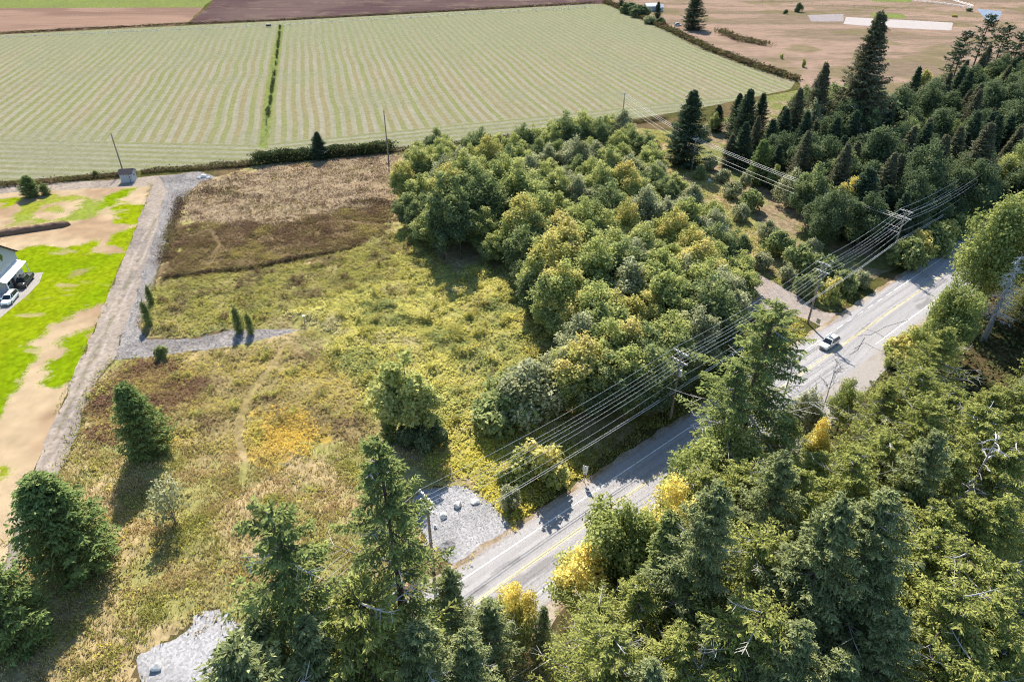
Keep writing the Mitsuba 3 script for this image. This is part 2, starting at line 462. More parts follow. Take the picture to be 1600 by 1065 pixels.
struct('hay_field', sheet(ragged([(-390.9, 371.1), (-290.2, 418.3), (-183.6, 453.8), (-144.4, 467.3), (-43.1, 505.3), (60.0, 544.2), (72.8, 536.0), (93.4, 432.1), (102.2, 376.1), (113.4, 336.0), (123.3, 308.8), (114.3, 290.6), (72.3, 262.8), (36.0, 242.4), (6.4, 229.5), (-36.1, 211.3), (-58.7, 205.1), (-76.5, 199.2), (-111.6, 192.6), (-143.5, 184.2), (-202.8, 170.9)], 0.4, 3, 8), 0.026), 'hay')
struct('grass_strip', sheet(ragged([(-142.5, 455.0), (-139.4, 455.0), (-113.7, 355.1), (-91.8, 270.2), (-77.4, 213.8), (-80.2, 213.8), (-95.8, 270.2), (-117.8, 355.1)], 0.7, 2, 9), 0.034), 'green')
struct('riding_arena', sheet(ragged([(215.8, 482.9), (243.1, 472.4), (272.4, 459.9), (256.3, 432.1), (228.3, 441.0), (202.8, 455.0)], 0.3, 3, 3), 0.034), 'arena_sand')
struct('gravel_yard', sheet(ragged([(193.9, 491.1), (219.7, 496.7), (206.8, 464.8), (186.8, 464.8)], 0.6, 3, 4), 0.034), 'arena_grey')
struct('grass_patch', sheet(ragged([(240.9, 502.4), (259.6, 496.7), (250.8, 475.0), (232.3, 482.9)], 0.6, 3, 4), 0.034), 'green')
struct('grass_patch', sheet(ragged([(272.4, 574.0), (303.0, 574.0), (292.5, 552.7), (264.6, 556.2)], 0.6, 3, 4), 0.034), 'green')
struct('pond', sheet(ragged([(321.3, 520.2), (331.8, 508.2), (309.5, 475.0), (295.7, 459.9), (301.3, 475.0)], 0.6, 3, 4), 0.034), 'water_blue')

lawn_pts = [(-221.4, 157.1), (-139.2, 177.3), (-100.9, 185.2), (-94.1, 163.1), (-88.9, 146.0), (-83.2, 125.6), (-79.8, 115.1), (-77.1, 104.8), (-74.6, 95.7), (-71.6, 85.1), (-69.3, 77.5), (-66.7, 68.2), (-63.4, 59.2), (-60.6, 51.9), (-59.0, 37.1), (-96.2, 37.1)]
struct('lawn', sheet(ragged(lawn_pts, 0.3, 1.5, 2), 0.010), 'lawn')
track_pts = [(-200.3, 168.2), (-141.6, 181.2), (-110.4, 186.2), (-102.3, 188.3), (-91.1, 192.6), (-82.5, 186.7), (-87.5, 184.2), (-87.3, 176.4), (-85.0, 163.1), (-82.1, 150.6), (-78.0, 137.0), (-74.8, 125.6), (-71.8, 114.6), (-69.7, 107.6), (-71.8, 105.4), (-69.2, 97.6), (-69.3, 91.6), (-67.9, 86.5), (-66.1, 80.1), (-64.4, 74.4), (-63.2, 69.2), (-61.6, 62.4), (-60.4, 56.6), (-59.1, 47.2), (-58.9, 39.7), (-60.1, 37.7), (-60.6, 51.9), (-63.4, 59.2), (-66.7, 68.2), (-69.3, 77.5), (-71.6, 85.1), (-74.6, 95.7), (-77.1, 104.8), (-79.8, 115.1), (-83.2, 125.6), (-88.9, 146.0), (-94.1, 163.1), (-99.9, 181.2), (-138.0, 175.5), (-193.5, 161.1)]
struct('dirt_track', sheet(ragged(track_pts, 0.9, 1.2, 4), 0.016), 'dirt')
grav_pts = [(-100.4, 188.3), (-91.1, 192.6), (-82.5, 186.7), (-87.5, 184.2), (-87.3, 176.4), (-85.0, 163.1), (-82.1, 150.6), (-78.0, 137.0), (-74.8, 125.6), (-71.8, 114.6), (-69.7, 107.6), (-66.1, 103.3), (-58.3, 103.9), (-52.3, 107.0), (-39.3, 107.4), (-42.2, 104.8), (-50.5, 101.6), (-56.6, 99.8), (-61.7, 98.4), (-68.8, 97.2), (-71.5, 104.8), (-73.4, 112.7), (-77.4, 125.6), (-80.9, 137.6), (-85.1, 151.4), (-89.3, 163.1), (-93.2, 176.4)]
struct('gravel_lane', sheet(ragged(grav_pts, 0.95, 1.0, 5), 0.022), 'gravel')
pad_pts = [(-13.5, 64.1), (-12.2, 66.3), (-7.1, 67.3), (-4.5, 66.0), (-2.5, 63.5), (0.7, 58.9), (-2.0, 56.3), (-5.8, 53.8), (-7.8, 54.4), (-10.0, 56.5), (-12.4, 61.1)]
PAD = ragged(pad_pts, 0.25, 0.6, 6)
struct('gravel_pad', sheet(PAD, 0.022), 'pad')
struct('gravel_drive', sheet(ragged([(-39.9, 42.0), (-38.7, 43.4), (-36.7, 43.8), (-35.5, 45.8), (-35.3, 47.6), (-33.4, 48.0), (-31.8, 49.7), (-19.5, 44.0), (-18.9, 35.8), (-36.0, 35.8)], 0.7, 0.6, 6), 0.022), 'pad')
DRIVE = ragged([(47.9, 129.9), (51.8, 130.2), (54.8, 125.1), (57.3, 119.7), (60.1, 113.4), (63.3, 113.0), (65.8, 113.7), (60.9, 107.6), (57.2, 105.9), (58.5, 107.6), (56.2, 110.4), (52.7, 113.4), (48.9, 113.2), (44.7, 110.4), (43.2, 112.7)], 0.35, 0.8, 7)
struct('driveway', sheet(DRIVE, 0.022), 'drive')
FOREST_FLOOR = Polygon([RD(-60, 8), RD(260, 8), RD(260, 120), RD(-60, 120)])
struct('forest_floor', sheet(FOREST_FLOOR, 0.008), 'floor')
struct('rough_ground', sheet(ragged([(35.4, 237.7), (54.3, 232.4), (72.4, 244.0), (101.8, 280.1), (118.2, 290.6), (140.3, 244.0), (190.0, 301.7), (252.7, 313.7), (162.9, 163.1), (117.0, 157.1), (82.8, 131.4), (69.6, 122.9), (67.4, 117.6), (60.8, 113.7), (57.5, 120.2), (52.1, 130.2), (46.3, 129.0), (48.9, 163.1), (37.9, 197.0)], 1, 3, 8), 0.0145), 'rough')

# ------------------------------------------------------------------ the road
road_poly = Polygon([RD(s, -1.75 + 0.12 * math.sin(s * 0.9) + 0.1 * math.sin(s * 2.3)) for s in np.arange(-60, 300, 1.5)] + [RD(s, 9.0 + 0.15 * math.sin(s * 0.7)) for s in np.arange(300, -60, -1.5)])
apron = Polygon([(37.3, 80.5), (48.7, 90.2), (68.6, 104.4), (77.5, 111.8), (72.0, 105.4), (68.1, 101.6), (66.7, 97.4), (53.3, 83.5), (35.8, 69.4), (25.4, 63.5)])
struct('road_shoulder', sheet(Polygon([RD(s, -2.5 + 0.3 * math.sin(s * 1.1) * math.sin(s * 0.37)) for s in np.arange(-60, 300, 1.0)] + [RD(s, 11.0 + 0.5 * math.sin(s * 0.8)) for s in np.arange(300, -60, -1.0)]), 0.026), 'shoulder')
road = struct('road', sheet(road_poly.union(ragged(list(apron.exterior.coords)[:-1], 0.3, 0.8, 3)).buffer(0), 0.032), 'asphalt')


def ribbon(segs, z):
    """a painted line: list of (s0, s1, q, width)"""
    v, f = [], []
    for s0, s1, q, w in segs:
        ss = np.linspace(s0, s1, max(2, int((s1 - s0) / 4) + 1))
        b = len(v)
        for s in ss:
            v += [RD(s, q - w / 2, z), RD(s, q + w / 2, z)]
        for k in range(len(ss) - 1):
            f += [[b + 2 * k, b + 2 * k + 1, b + 2 * k + 3], [b + 2 * k, b + 2 * k + 3, b + 2 * k + 2]]
    m = trimesh.Trimesh(np.array(v), np.array(f), process=False)
    if m.face_normals[:, 2].mean() < 0:
        m.invert()
    return m


part(road, 'edge_line', ribbon([(-60, 80, 0.0, 0.17), (108.5, 300, 0.0, 0.17)], 0.036), 'paint_w', label='solid white edge line on the left side of the road')
for s in np.arange(82.0, 107, 3.9):
    part(road, 'line_dash', ribbon([(s, s + 2.0, 0.0, 0.17)], 0.036), 'paint_w')
part(road, 'centre_line', ribbon([(-60, 300, 3.28, 0.13), (-60, 300, 3.56, 0.13)], 0.036), 'paint_y', label='worn double yellow centre line')
part(road, 'edge_line', ribbon([(-60, 62, 7.1, 0.15), (86, 300, 7.1, 0.17)], 0.036), 'paint_w', label='solid white edge line on the right side of the road')


def seam(pts, w):
    q = np.array(pts)
    P = np.c_[np.interp(np.linspace(0, 1, 24), np.linspace(0, 1, len(q)), q[:, 0]), np.interp(np.linspace(0, 1, 24), np.linspace(0, 1, len(q)), q[:, 1])]
    P += (meshkit.noise(np.c_[P / 1.3, P[:, 0]]) - 0.5)[:, None] * 0.5
    t = nrm(np.gradient(P, axis=0)); o = np.c_[-t[:, 1], t[:, 0]] * w / 2
    V = np.c_[np.stack([P - o, P + o], 1).reshape(-1, 2), np.full(48, 0.037)]
    F = [f for k in range(23) for f in ([2 * k, 2 * k + 2, 2 * k + 1], [2 * k + 1, 2 * k + 2, 2 * k + 3])]
    m = trimesh.Trimesh(V, F, process=False)
    if m.face_normals[:, 2].mean() < 0:
        m.invert()
    return m


SEAMS = [[(63.3, 104.8), (65.8, 105.2), (70.1, 108.1), (75.4, 110.4)], [(65.1, 107.6), (67.3, 105.9), (68.3, 104.1)], [(60.9, 100.6), (63.4, 102.5), (65.2, 100.0), (66.8, 98.6)], [(63.6, 117.6), (62.8, 113.7), (63.3, 111.3)],
         [(59.0, 98.6), (61.2, 100.0), (64.2, 104.1)]]
for q in SEAMS:
    part(road, 'tar_seam', seam(q, 0.13), 'black_paint')

# ------------------------------------------------------------------ meadow relief and its plants
MEADOW = Polygon([(-87.5, 184.2), (-76.1, 198.1), (-35.9, 210.0), (6.4, 228.8), (35.7, 240.0), (52.1, 232.4), (61.9, 163.1), (52.9, 128.5), (47.5, 128.5), (39.5, 108.1), (32.1, 92.0), (20.6, 80.5), (7.0, 66.4), (0.0, 59.2), (-3.0, 63.5), (-7.2, 67.2), (-11.8, 66.3), (-13.2, 63.9), (-12.2, 60.7), (-8.5, 54.2), (-13.3, 49.7), (-25.5, 43.3), (-34.2, 48.0), (-37.4, 43.8), (-40.0, 42.0), (-36.6, 35.2), (-53.9, 35.2), (-58.8, 46.8), (-60.0, 56.3), (-63.0, 68.8), (-65.7, 79.9), (-68.9, 91.3), (-68.8, 97.2), (-61.6, 98.2), (-50.4, 101.4), (-39.3, 107.2), (-52.4, 107.2), (-58.4, 104.4), (-66.1, 103.7), (-69.5, 107.6), (-71.6, 114.6), (-74.5, 125.6), (-77.7, 137.0), (-81.7, 150.6), (-84.7, 163.1), (-87.0, 176.4)]).buffer(0)
Z = {
    'tan': Polygon([(-87.5, 184.2), (-68.8, 199.2), (-34.9, 210.0), (-29.9, 165.2), (-45.2, 161.1), (-56.2, 154.4), (-73.0, 153.6), (-81.4, 157.1), (-86.4, 167.4)]),
    'heath': Polygon([(-81.7, 152.1), (-73.6, 155.1), (-56.4, 155.1), (-45.4, 162.3), (-30.1, 166.5), (-29.2, 153.2), (-37.0, 140.2), (-55.0, 130.8), (-73.1, 126.5)]),
    'olive': Polygon([(-74.1, 125.6), (-54.8, 130.2), (-36.8, 139.5), (-24.6, 151.4), (-14.4, 122.9), (-23.5, 121.5), (-36.1, 119.7), (-44.3, 112.2), (-49.6, 105.9), (-66.7, 104.1), (-71.7, 114.6)]),
    'bramble': Polygon([(-44.3, 112.2), (-36.1, 119.7), (-24.0, 125.6), (-26.4, 147.7), (-23.7, 157.1), (-13.7, 129.9), (-4.2, 132.9), (6.2, 112.7), (7.7, 95.7), (5.3, 90.2), (10.1, 83.5), (8.4, 74.7), (4.6, 72.0), (-1.9, 76.1), (-9.4, 75.4), (-11.1, 83.5), (-19.6, 80.5), (-25.4, 90.2), (-32.9, 97.6), (-33.4, 104.8)]),
    'dry': Polygon([(-49.6, 105.9), (-44.3, 112.2), (-33.4, 104.8), (-32.9, 97.6), (-47.8, 100.6)]),
    'heath2': Polygon([(-63.4, 76.1), (-68.3, 89.3), (-67.5, 95.3), (-60.5, 98.2), (-48.0, 101.2), (-32.9, 100.0), (-24.5, 88.5), (-18.9, 76.1), (-24.6, 76.1), (-35.1, 79.7), (-40.0, 74.0), (-50.8, 75.4)]),
    'rust': Polygon([(-63.3, 76.1), (-67.9, 89.0), (-67.1, 94.9), (-61.4, 97.6), (-52.5, 92.0), (-50.3, 83.5), (-56.6, 82.0), (-56.8, 76.1)]),
    'gold': Polygon([(-40.5, 79.7), (-37.2, 83.5), (-30.8, 82.0), (-28.4, 76.1), (-30.2, 72.0), (-36.5, 71.7), (-39.3, 74.7)]),
    'gold2': Polygon([(-10.3, 74.7), (-3.8, 76.1), (6.6, 76.1), (8.9, 68.2), (4.2, 63.5), (0.0, 58.9), (-3.0, 63.5), (-7.2, 67.0), (-9.7, 68.2)]),
    'grassland': Polygon([(-63.1, 75.4), (-50.8, 75.4), (-40.0, 74.0), (-27.5, 72.0), (-24.1, 76.1), (-17.8, 74.7), (-10.3, 74.7), (-8.8, 67.6), (-11.8, 66.3), (-13.2, 63.9), (-12.2, 60.7), (-8.5, 54.2), (-13.3, 49.7), (-25.5, 43.3), (-34.2, 48.0), (-37.4, 43.8), (-40.0, 42.0), (-36.6, 35.2), (-53.9, 35.2), (-58.8, 46.8), (-60.0, 56.3), (-63.0, 68.8)]),
    'verge': Polygon([(-7.4, 54.2), (-5.8, 53.7), (0.0, 58.7), (8.7, 66.7), (19.9, 76.1), (33.2, 87.6), (43.5, 97.6), (46.7, 100.6), (41.3, 105.9), (20.1, 83.5), (7.5, 74.7)]),
    'north': Polygon([(35.2, 236.2), (53.2, 232.4), (53.7, 191.5), (57.2, 176.4), (58.8, 147.7), (62.1, 131.4), (68.7, 117.6), (62.0, 113.4), (57.3, 119.7), (52.1, 130.2), (46.1, 128.5), (48.9, 163.1), (36.2, 186.2)]),
    'corner': Polygon([(44.7, 110.4), (48.7, 112.7), (52.5, 113.0), (56.0, 109.9), (55.7, 105.9), (43.9, 95.3), (39.0, 97.6)]),
}
Z = {k: v.buffer(0) for k, v in Z.items()}
for k, c in dict(tan=(0.31, 0.235, 0.165), heath=(0.15, 0.10, 0.06), olive=(0.27, 0.24, 0.09), bramble=(0.35, 0.33, 0.11), heath2=(0.30, 0.24, 0.11), rust=(0.18, 0.10, 0.06), gold=(0.48, 0.345, 0.09), gold2=(0.45, 0.40, 0.09)).items():
    MEADOW_TONES.append(([(round(a, 1), round(b, 1)) for a, b in Z[k].exterior.coords[:-1]], c))
BR = Z['bramble']
rg = np.random.default_rng(11)


def hummock(xy):
    xy = np.asarray(xy, float)
    inside = np.clip(-np.array(shapely.distance(shapely.points(xy), MEADOW.exterior)) * 0 + shapely.distance(shapely.points(xy), MEADOW.exterior) / 3, 0, 1) * shapely.contains_xy(MEADOW, xy[:, 0], xy[:, 1])
    b = np.clip(shapely.distance(shapely.points(xy), BR.exterior) / 4, 0, 1) * shapely.contains_xy(BR, xy[:, 0], xy[:, 1])
    n = fb(xy, 2.6, 1); m = fb(xy, 6.5, 4)
    return inside * (0.06 + 0.9 * np.clip(n - 0.35, 0, 1) + b * (0.15 + 1.9 * np.clip(m - 0.3, 0, 1) + 1.5 * np.clip(n - 0.35, 0, 1)))


mx0, my0, mx1, my1 = MEADOW.bounds
gx, gy = np.meshgrid(np.arange(mx0 - 1, mx1 + 1, 0.7), np.arange(my0 - 1, my1 + 1, 0.7), indexing='ij')
gp = np.c_[gx.ravel(), gy.ravel()]
near = shapely.contains_xy(MEADOW.buffer(0.2), gp[:, 0], gp[:, 1])
gz = np.zeros(len(gp)); gz[near] = hummock(gp[near]) + 0.006
nx, ny = gx.shape
i, j = np.meshgrid(np.arange(nx - 1), np.arange(ny - 1), indexing='ij')
q = np.stack([i * ny + j, (i + 1) * ny + j, (i + 1) * ny + j + 1, i * ny + j + 1], -1).reshape(-1, 4)
q = q[near[q].all(1)]
fm = np.vstack([q[:, [0, 1, 2]], q[:, [0, 2, 3]]])
us = np.unique(fm); remap = np.zeros(len(gp), int); remap[us] = np.arange(len(us))
struct('meadow', (np.c_[gp, gz][us], remap[fm]), 'meadow', smooth=True)
PAL = {
    'tan': [(0.345, 0.268, 0.195), (0.295, 0.225, 0.16), (0.24, 0.165, 0.12), (0.25, 0.20, 0.11)],
    'heath': [(0.14, 0.09, 0.06), (0.115, 0.08, 0.045), (0.17, 0.135, 0.06), (0.30, 0.25, 0.08)],
    'olive': [(0.20, 0.16, 0.085), (0.27, 0.26, 0.085), (0.36, 0.335, 0.085), (0.19, 0.20, 0.08)],
    'bramble': [(0.19, 0.22, 0.08), (0.34, 0.34, 0.11), (0.54, 0.49, 0.135), (0.42, 0.38, 0.20)],
    'dry': [(0.34, 0.255, 0.155), (0.42, 0.32, 0.215), (0.29, 0.26, 0.10), (0.36, 0.31, 0.11)],
    'heath2': [(0.21, 0.145, 0.09), (0.26, 0.21, 0.09), (0.38, 0.325, 0.10), (0.46, 0.38, 0.11)],
    'rust': [(0.19, 0.11, 0.07), (0.16, 0.10, 0.06), (0.24, 0.155, 0.085), (0.30, 0.24, 0.09)],
    'gold': [(0.52, 0.37, 0.09), (0.58, 0.43, 0.095), (0.44, 0.31, 0.10), (0.46, 0.40, 0.10)],
    'gold2': [(0.52, 0.44, 0.08), (0.45, 0.41, 0.08), (0.33, 0.325, 0.085), (0.58, 0.47, 0.10)],
    'grassland': [(0.50, 0.39, 0.21), (0.43, 0.34, 0.175), (0.40, 0.345, 0.14), (0.33, 0.325, 0.10)],
    'verge': [(0.19, 0.22, 0.07), (0.28, 0.29, 0.085), (0.36, 0.335, 0.10), (0.21, 0.205, 0.075)],
    'north': [(0.31, 0.31, 0.09), (0.37, 0.335, 0.11), (0.24, 0.255, 0.085), (0.40, 0.31, 0.18)],
    'corner': [(0.48, 0.44, 0.09), (0.38, 0.37, 0.09), (0.28, 0.29, 0.08), (0.52, 0.42, 0.11)],
}


def pal_pick(pal, t):
    pal = np.asarray(pal, float)
    t = np.clip(t, 0, 0.999) * (len(pal) - 1)
    i = t.astype(int)
    return pal[i] + (pal[np.minimum(i + 1, len(pal) - 1)] - pal[i]) * (t - i)[:, None]


PATHS = shapely.union_all([PAD.buffer(0.25), Polygon(grav_pts).buffer(0.3), Polygon(track_pts).buffer(-0.2), road_poly.buffer(0.8), DRIVE.buffer(0.2)] + [LineString(q).buffer(w) for q, w in (
    ([(-40.5, 76.1), (-41.9, 82.0), (-42.3, 88.5), (-41.0, 94.7), (-41.0, 100.6)], 0.7),
    ([(-40.5, 76.1), (-38.0, 72.0), (-37.2, 68.2)], 0.6), ([(-40.7, 105.9), (-40.1, 110.4), (-39.5, 112.7)], 0.7), ([(-76.9, 147.7), (-72.2, 151.4), (-66.8, 142.5), (-67.2, 137.6)], 0.5),
    ([(-21.2, 90.2), (-21.1, 83.5), (-18.9, 76.1), (-14.2, 68.2)], 0.7), ([(-41.1, 157.1), (-34.3, 154.4), (-28.2, 155.1)], 0.6))])


def plants(key, poly, dens, size, hgt, style, pal, rng, zf=hummock, per=4, patch=5.0, gap=0.0):
    """small leaves or blades on the relief: one colour per leaf, patchwise from the palette"""
    p = scatter(poly, dens, rng)
    p = p + np.c_[fb(p, 3.0, 21) - 0.5, fb(p + 50, 3.0, 22) - 0.5] * 9 + (rng.random(p.shape) - 0.5) * 2.5
    p = p[~shapely.contains_xy(PATHS, p[:, 0], p[:, 1])]
    if gap:
        p = p[fb(p, 1.7, 9) > gap]
    z0 = zf(p)
    k = per
    n = len(p) * k
    c = np.repeat(p, k, 0) + rng.normal(0, 0.17, (n, 2))
    tone = np.repeat(2.6 * (fb(p, patch, 3) - 0.5) + 0.5 + rng.normal(0, 0.11, len(p)), k)
    tuft = np.repeat(0.55 + 0.9 * fb(p, 1.5, 6, 2), k)
    a = rng.uniform(0, 2 * np.pi, n)
    s = size * rng.uniform(0.6, 1.4, n)
    if style == 'blade':
        h = hgt * tuft * rng.uniform(0.5, 1.2, n)
        lean = rng.normal(0, 0.42, (n, 2))
        u = np.c_[lean * h[:, None], h] / 2
        v = np.c_[np.cos(a), np.sin(a), np.zeros(n)] * (s * 0.5)[:, None]
        C = np.c_[c, np.repeat(z0, k)] + u
    else:
        nn = nrm(np.c_[rng.normal(0, 0.32, (n, 2)), np.ones(n)])
        e = nrm(np.cross(nn, np.c_[np.cos(a), np.sin(a), np.zeros(n)]))
        u = e * (s * 0.6)[:, None]; v = np.cross(nn, e) * (s * 0.42)[:, None]
        C = np.c_[c, np.repeat(z0, k) + 0.6 * hgt * tuft * rng.uniform(0.05, 1.0, n)]
    V, F = rhomb(C, u, v)
    col = pal_pick(pal, tone + rng.normal(0, 0.07, n)) * rng.uniform(0.84, 1.14, n)[:, None]
    return V, F, np.repeat(col, 4, 0)


def stuff(name, label, cat_, bits):
    m = MB()
    for b in bits:
        m.add(*b)
    key = thing(name, label, cat_, kind='stuff')
    scene[key] = mikit.ply(m.mesh(), 'plant_bsdf', smooth=False, color=np.clip(m.col() * 1.25, 0, 0.9))


R1 = np.random.default_rng(21)
stuff('dry_grass', 'low pinkish tan dry grass at the far end of the clearing, by the gravel lane', 'grass', [plants(0, Z['tan'], 3.5, 0.16, 0.30, 'blade', PAL['tan'], R1, per=4, patch=9), plants(0, Z['tan'], 0.8, 0.3, 0.5, 'leaf', PAL['heath'], R1, per=6, gap=0.56)])
stuff('brown_weeds', 'dark brown dried weeds in the band beyond the ditch line', 'weeds', [plants(0, Z['heath'], 11, 0.22, 0.6, 'leaf', PAL['heath'], R1, patch=6)])
stuff('olive_weeds', 'olive and brown weeds across the middle of the clearing', 'weeds', [plants(0, Z['olive'], 9, 0.24, 0.6, 'leaf', PAL['olive'], R1, patch=5), plants(0, Z['olive'], 5, 0.24, 1.6, 'leaf', PAL['heath'], R1, patch=3, per=6, gap=0.60)])
stuff('bramble_thicket', 'bright green bramble thicket spreading in front of the grove', 'brambles', [plants(0, BR, 11, 0.27, 0.55, 'leaf', PAL['bramble'], R1, patch=6), plants(0, BR, 7, 0.25, 2.2, 'leaf', PAL['olive'], R1, patch=4, per=6, gap=0.60), plants(0, BR, 7, 0.25, 1.8, 'leaf', PAL['gold2'], R1, patch=4, per=5, gap=0.67)])
stuff('dry_weeds', 'tan dry weeds beside the short gravel spur', 'weeds', [plants(0, Z['dry'], 7, 0.2, 0.5, 'leaf', PAL['dry'], R1)])
stuff('mixed_weeds', 'mottled brown and yellow weeds behind the lone conifer', 'weeds', [plants(0, Z['heath2'], 8, 0.22, 0.6, 'leaf', PAL['heath2'], R1, patch=5), plants(0, Z['heath2'], 5, 0.24, 1.7, 'leaf', PAL['olive'], R1, patch=3, per=6, gap=0.62)])
stuff('rusty_bracken', 'dark reddish brown dried bracken behind the lone conifer at left', 'bracken', [plants(0, Z['rust'], 12, 0.22, 0.7, 'leaf', PAL['rust'], R1, patch=5)])
stuff('goldenrod', 'orange gold goldenrod bed in the middle of the clearing', 'goldenrod', [plants(0, Z['gold'], 12, 0.2, 0.8, 'leaf', PAL['gold'], R1)])
stuff('yellow_weeds', 'bright yellow green weeds between gravel pad and grove', 'weeds', [plants(0, Z['gold2'], 11, 0.24, 0.8, 'leaf', PAL['gold2'], R1, patch=4)])
stuff('meadow_grass', 'patchy tan and green grass covering the near left clearing', 'grass', [plants(0, Z['grassland'], 8, 0.13, 0.42, 'blade', PAL['grassland'], R1, per=4, patch=4), plants(0, Z['grassland'], 3.0, 0.22, 0.4, 'leaf', PAL['olive'], R1, gap=0.50), plants(0, Z['grassland'], 2.0, 0.2, 0.5, 'leaf', PAL['gold2'], R1, gap=0.60)])
stuff('verge_grass', 'green grass on the verge along the left of the road', 'grass', [plants(0, Z['verge'], 9, 0.16, 0.45, 'blade', PAL['verge'], R1, zf=lambda p: np.zeros(len(p)), per=4)])
stuff('rough_grass', 'yellow green rough grass and weeds right of the grove', 'grass', [plants(0, Z['north'], 6, 0.22, 0.55, 'leaf', PAL['north'], R1)])
stuff('verge_weeds', 'yellow weeds on the corner between driveway and road', 'weeds', [plants(0, Z['corner'], 10, 0.2, 0.6, 'leaf', PAL['corner'], R1, zf=lambda p: np.zeros(len(p)))])


def along(pts, w, dens, rng):
    L = LineString(pts)
    n = int(L.length * dens)
    t = rng.random(n)
    q = np.array([L.interpolate(x, normalized=True).coords[0] for x in t])
    return q + rng.normal(0, w, q.shape)


def hedge(pts, w, h, dens, size, pal, rng, gap=0.0, patch=4):
    p = along(pts, w, dens, rng)
    if gap:
        p = p[fb(p, 5, 8) > gap]
    n = len(p)
    a = rng.uniform(0, 2 * np.pi, n)
    hh = h * (0.5 + 1.0 * fb(p, 3, 5))
    C = np.c_[p, hh * rng.random(n) ** 0.7]
    nn = nrm(np.c_[rng.normal(0, 0.7, (n, 2)), np.ones(n)])
    e = nrm(np.cross(nn, np.c_[np.cos(a), np.sin(a), np.zeros(n)]))
    s = size * rng.uniform(0.6, 1.4, n)
    V, F = rhomb(C, e * (s * 0.6)[:, None], np.cross(nn, e) * (s * 0.42)[:, None])
    col = pal_pick(pal, 1.8 * (fb(p, patch, 3) - 0.5) + 0.5 + rng.normal(0, 0.15, n)) * rng.uniform(0.75, 1.2, n)[:, None]
    return V, F, np.repeat(col, 4, 0)


DKG = [(0.035, 0.05, 0.02), (0.05, 0.07, 0.03), (0.08, 0.10, 0.04), (0.10, 0.09, 0.05)]
DKB = [(0.08, 0.05, 0.035), (0.11, 0.075, 0.05), (0.15, 0.12, 0.06), (0.20, 0.17, 0.08)]
BRN = [(0.13, 0.09, 0.055), (0.09, 0.07, 0.04), (0.12, 0.12, 0.045), (0.18, 0.12, 0.08)]
stuff('hedgerow', 'dark low hedgerow along the near edge of the hay field', 'hedge', [hedge([(-76.3, 198.7), (-69.5, 201.6), (-58.6, 204.5), (-47.6, 208.2), (-37.7, 211.3)], 1.1, 3.0, 420, 0.42, DKG, R1), hedge([(-88.6, 195.9), (-81.4, 197.0), (-76.3, 198.7)], 0.8, 1.4, 120, 0.35, BRN, R1), hedge([(-37.6, 210.6), (-20.5, 216.4), (6.4, 227.4), (35.6, 239.3), (54.9, 247.2)], 0.9, 1.1, 70, 0.35, BRN, R1)])
stuff('drain_line_scrub', 'dark line of scrub along the old drain between brown and olive weeds', 'scrub', [hedge([(-73.1, 126.8), (-64.1, 129.3), (-55.3, 131.7), (-46.8, 136.3), (-37.1, 140.8), (-35.3, 142.9)], 0.35, 0.9, 110, 0.28, DKB, R1), hedge([(-87.9, 171.8), (-83.8, 159.0), (-80.5, 147.0), (-76.4, 134.4)], 0.8, 0.8, 70, 0.28, DKB, R1, gap=0.35), hedge([(-86.3, 175.5), (-79.7, 176.4), (-72.0, 174.1)], 1.6, 0.8, 90, 0.28, DKB, R1, gap=0.4), hedge([(-42.6, 168.2), (-35.3, 169.6), (-31.1, 166.5)], 1.2, 0.9, 90, 0.28, DKB, R1, gap=0.4)])
stuff('field_edge_weeds', 'brown weeds along the track below the hay field', 'weeds', [hedge([(-150.3, 178.3), (-141.3, 180.7), (-131.9, 182.7), (-122.8, 185.7), (-111.9, 189.4), (-102.3, 192.6), (-88.4, 195.3)], 0.9, 1.1, 90, 0.35, BRN, R1, gap=0.35)])
stuff('track_edge_weeds', 'thin weeds creeping in along both edges of the dirt track', 'weeds', [hedge([(-100.8, 184.2), (-94.1, 163.1), (-88.9, 146.0), (-83.2, 125.6), (-79.8, 115.1), (-77.1, 104.8), (-74.6, 95.7), (-71.6, 85.1), (-69.3, 77.5), (-66.7, 68.2), (-63.4, 59.2)], 0.35, 0.35, 10, 0.22, PAL['olive'], R1, gap=0.5), hedge([(-87.3, 176.4), (-85.0, 163.1), (-82.1, 150.6), (-78.0, 137.0), (-74.8, 125.6), (-71.8, 114.6), (-69.7, 107.6)], 0.5, 0.4, 22, 0.22, PAL['dry'], R1, gap=0.4), hedge([(-69.2, 97.6), (-69.3, 91.6), (-67.9, 86.5), (-66.1, 80.1), (-64.4, 74.4), (-63.2, 69.2), (-61.6, 62.4), (-60.4, 56.6)], 0.8, 0.4, 26, 0.22, PAL['olive'], R1, gap=0.4)])
stuff('pad_edge_weeds', 'scattered weeds along the edges of the roadside gravel pad', 'weeds', [hedge([tuple(q) for q in PAD.exterior.coords], 0.35, 0.4, 14, 0.2, PAL['gold2'], R1, gap=0.45)])
stuff('ditch_shrubs', 'row of dark shrubs in the ditch that splits the hay field', 'shrubs', [hedge([(-139.1, 445.6), (-119.2, 371.1), (-107.6, 326.5), (-95.7, 280.1), (-86.6, 244.0), (-80.0, 217.7)], 0.35, 1.5, 30, 0.45, DKG, R1, gap=0.50)])
stuff('boundary_brush', 'dark brush along the far right boundary of the hay field', 'brush', [hedge([(67.9, 552.7), (73.8, 526.4), (92.5, 427.8), (101.4, 372.7), (112.5, 333.3), (122.4, 306.4)], 1.5, 2.0, 45, 0.8, BRN, R1), hedge([(120.3, 427.8), (122.9, 403.3), (134.6, 384.8)], 2.0, 2.0, 30, 0.8, BRN, R1)])
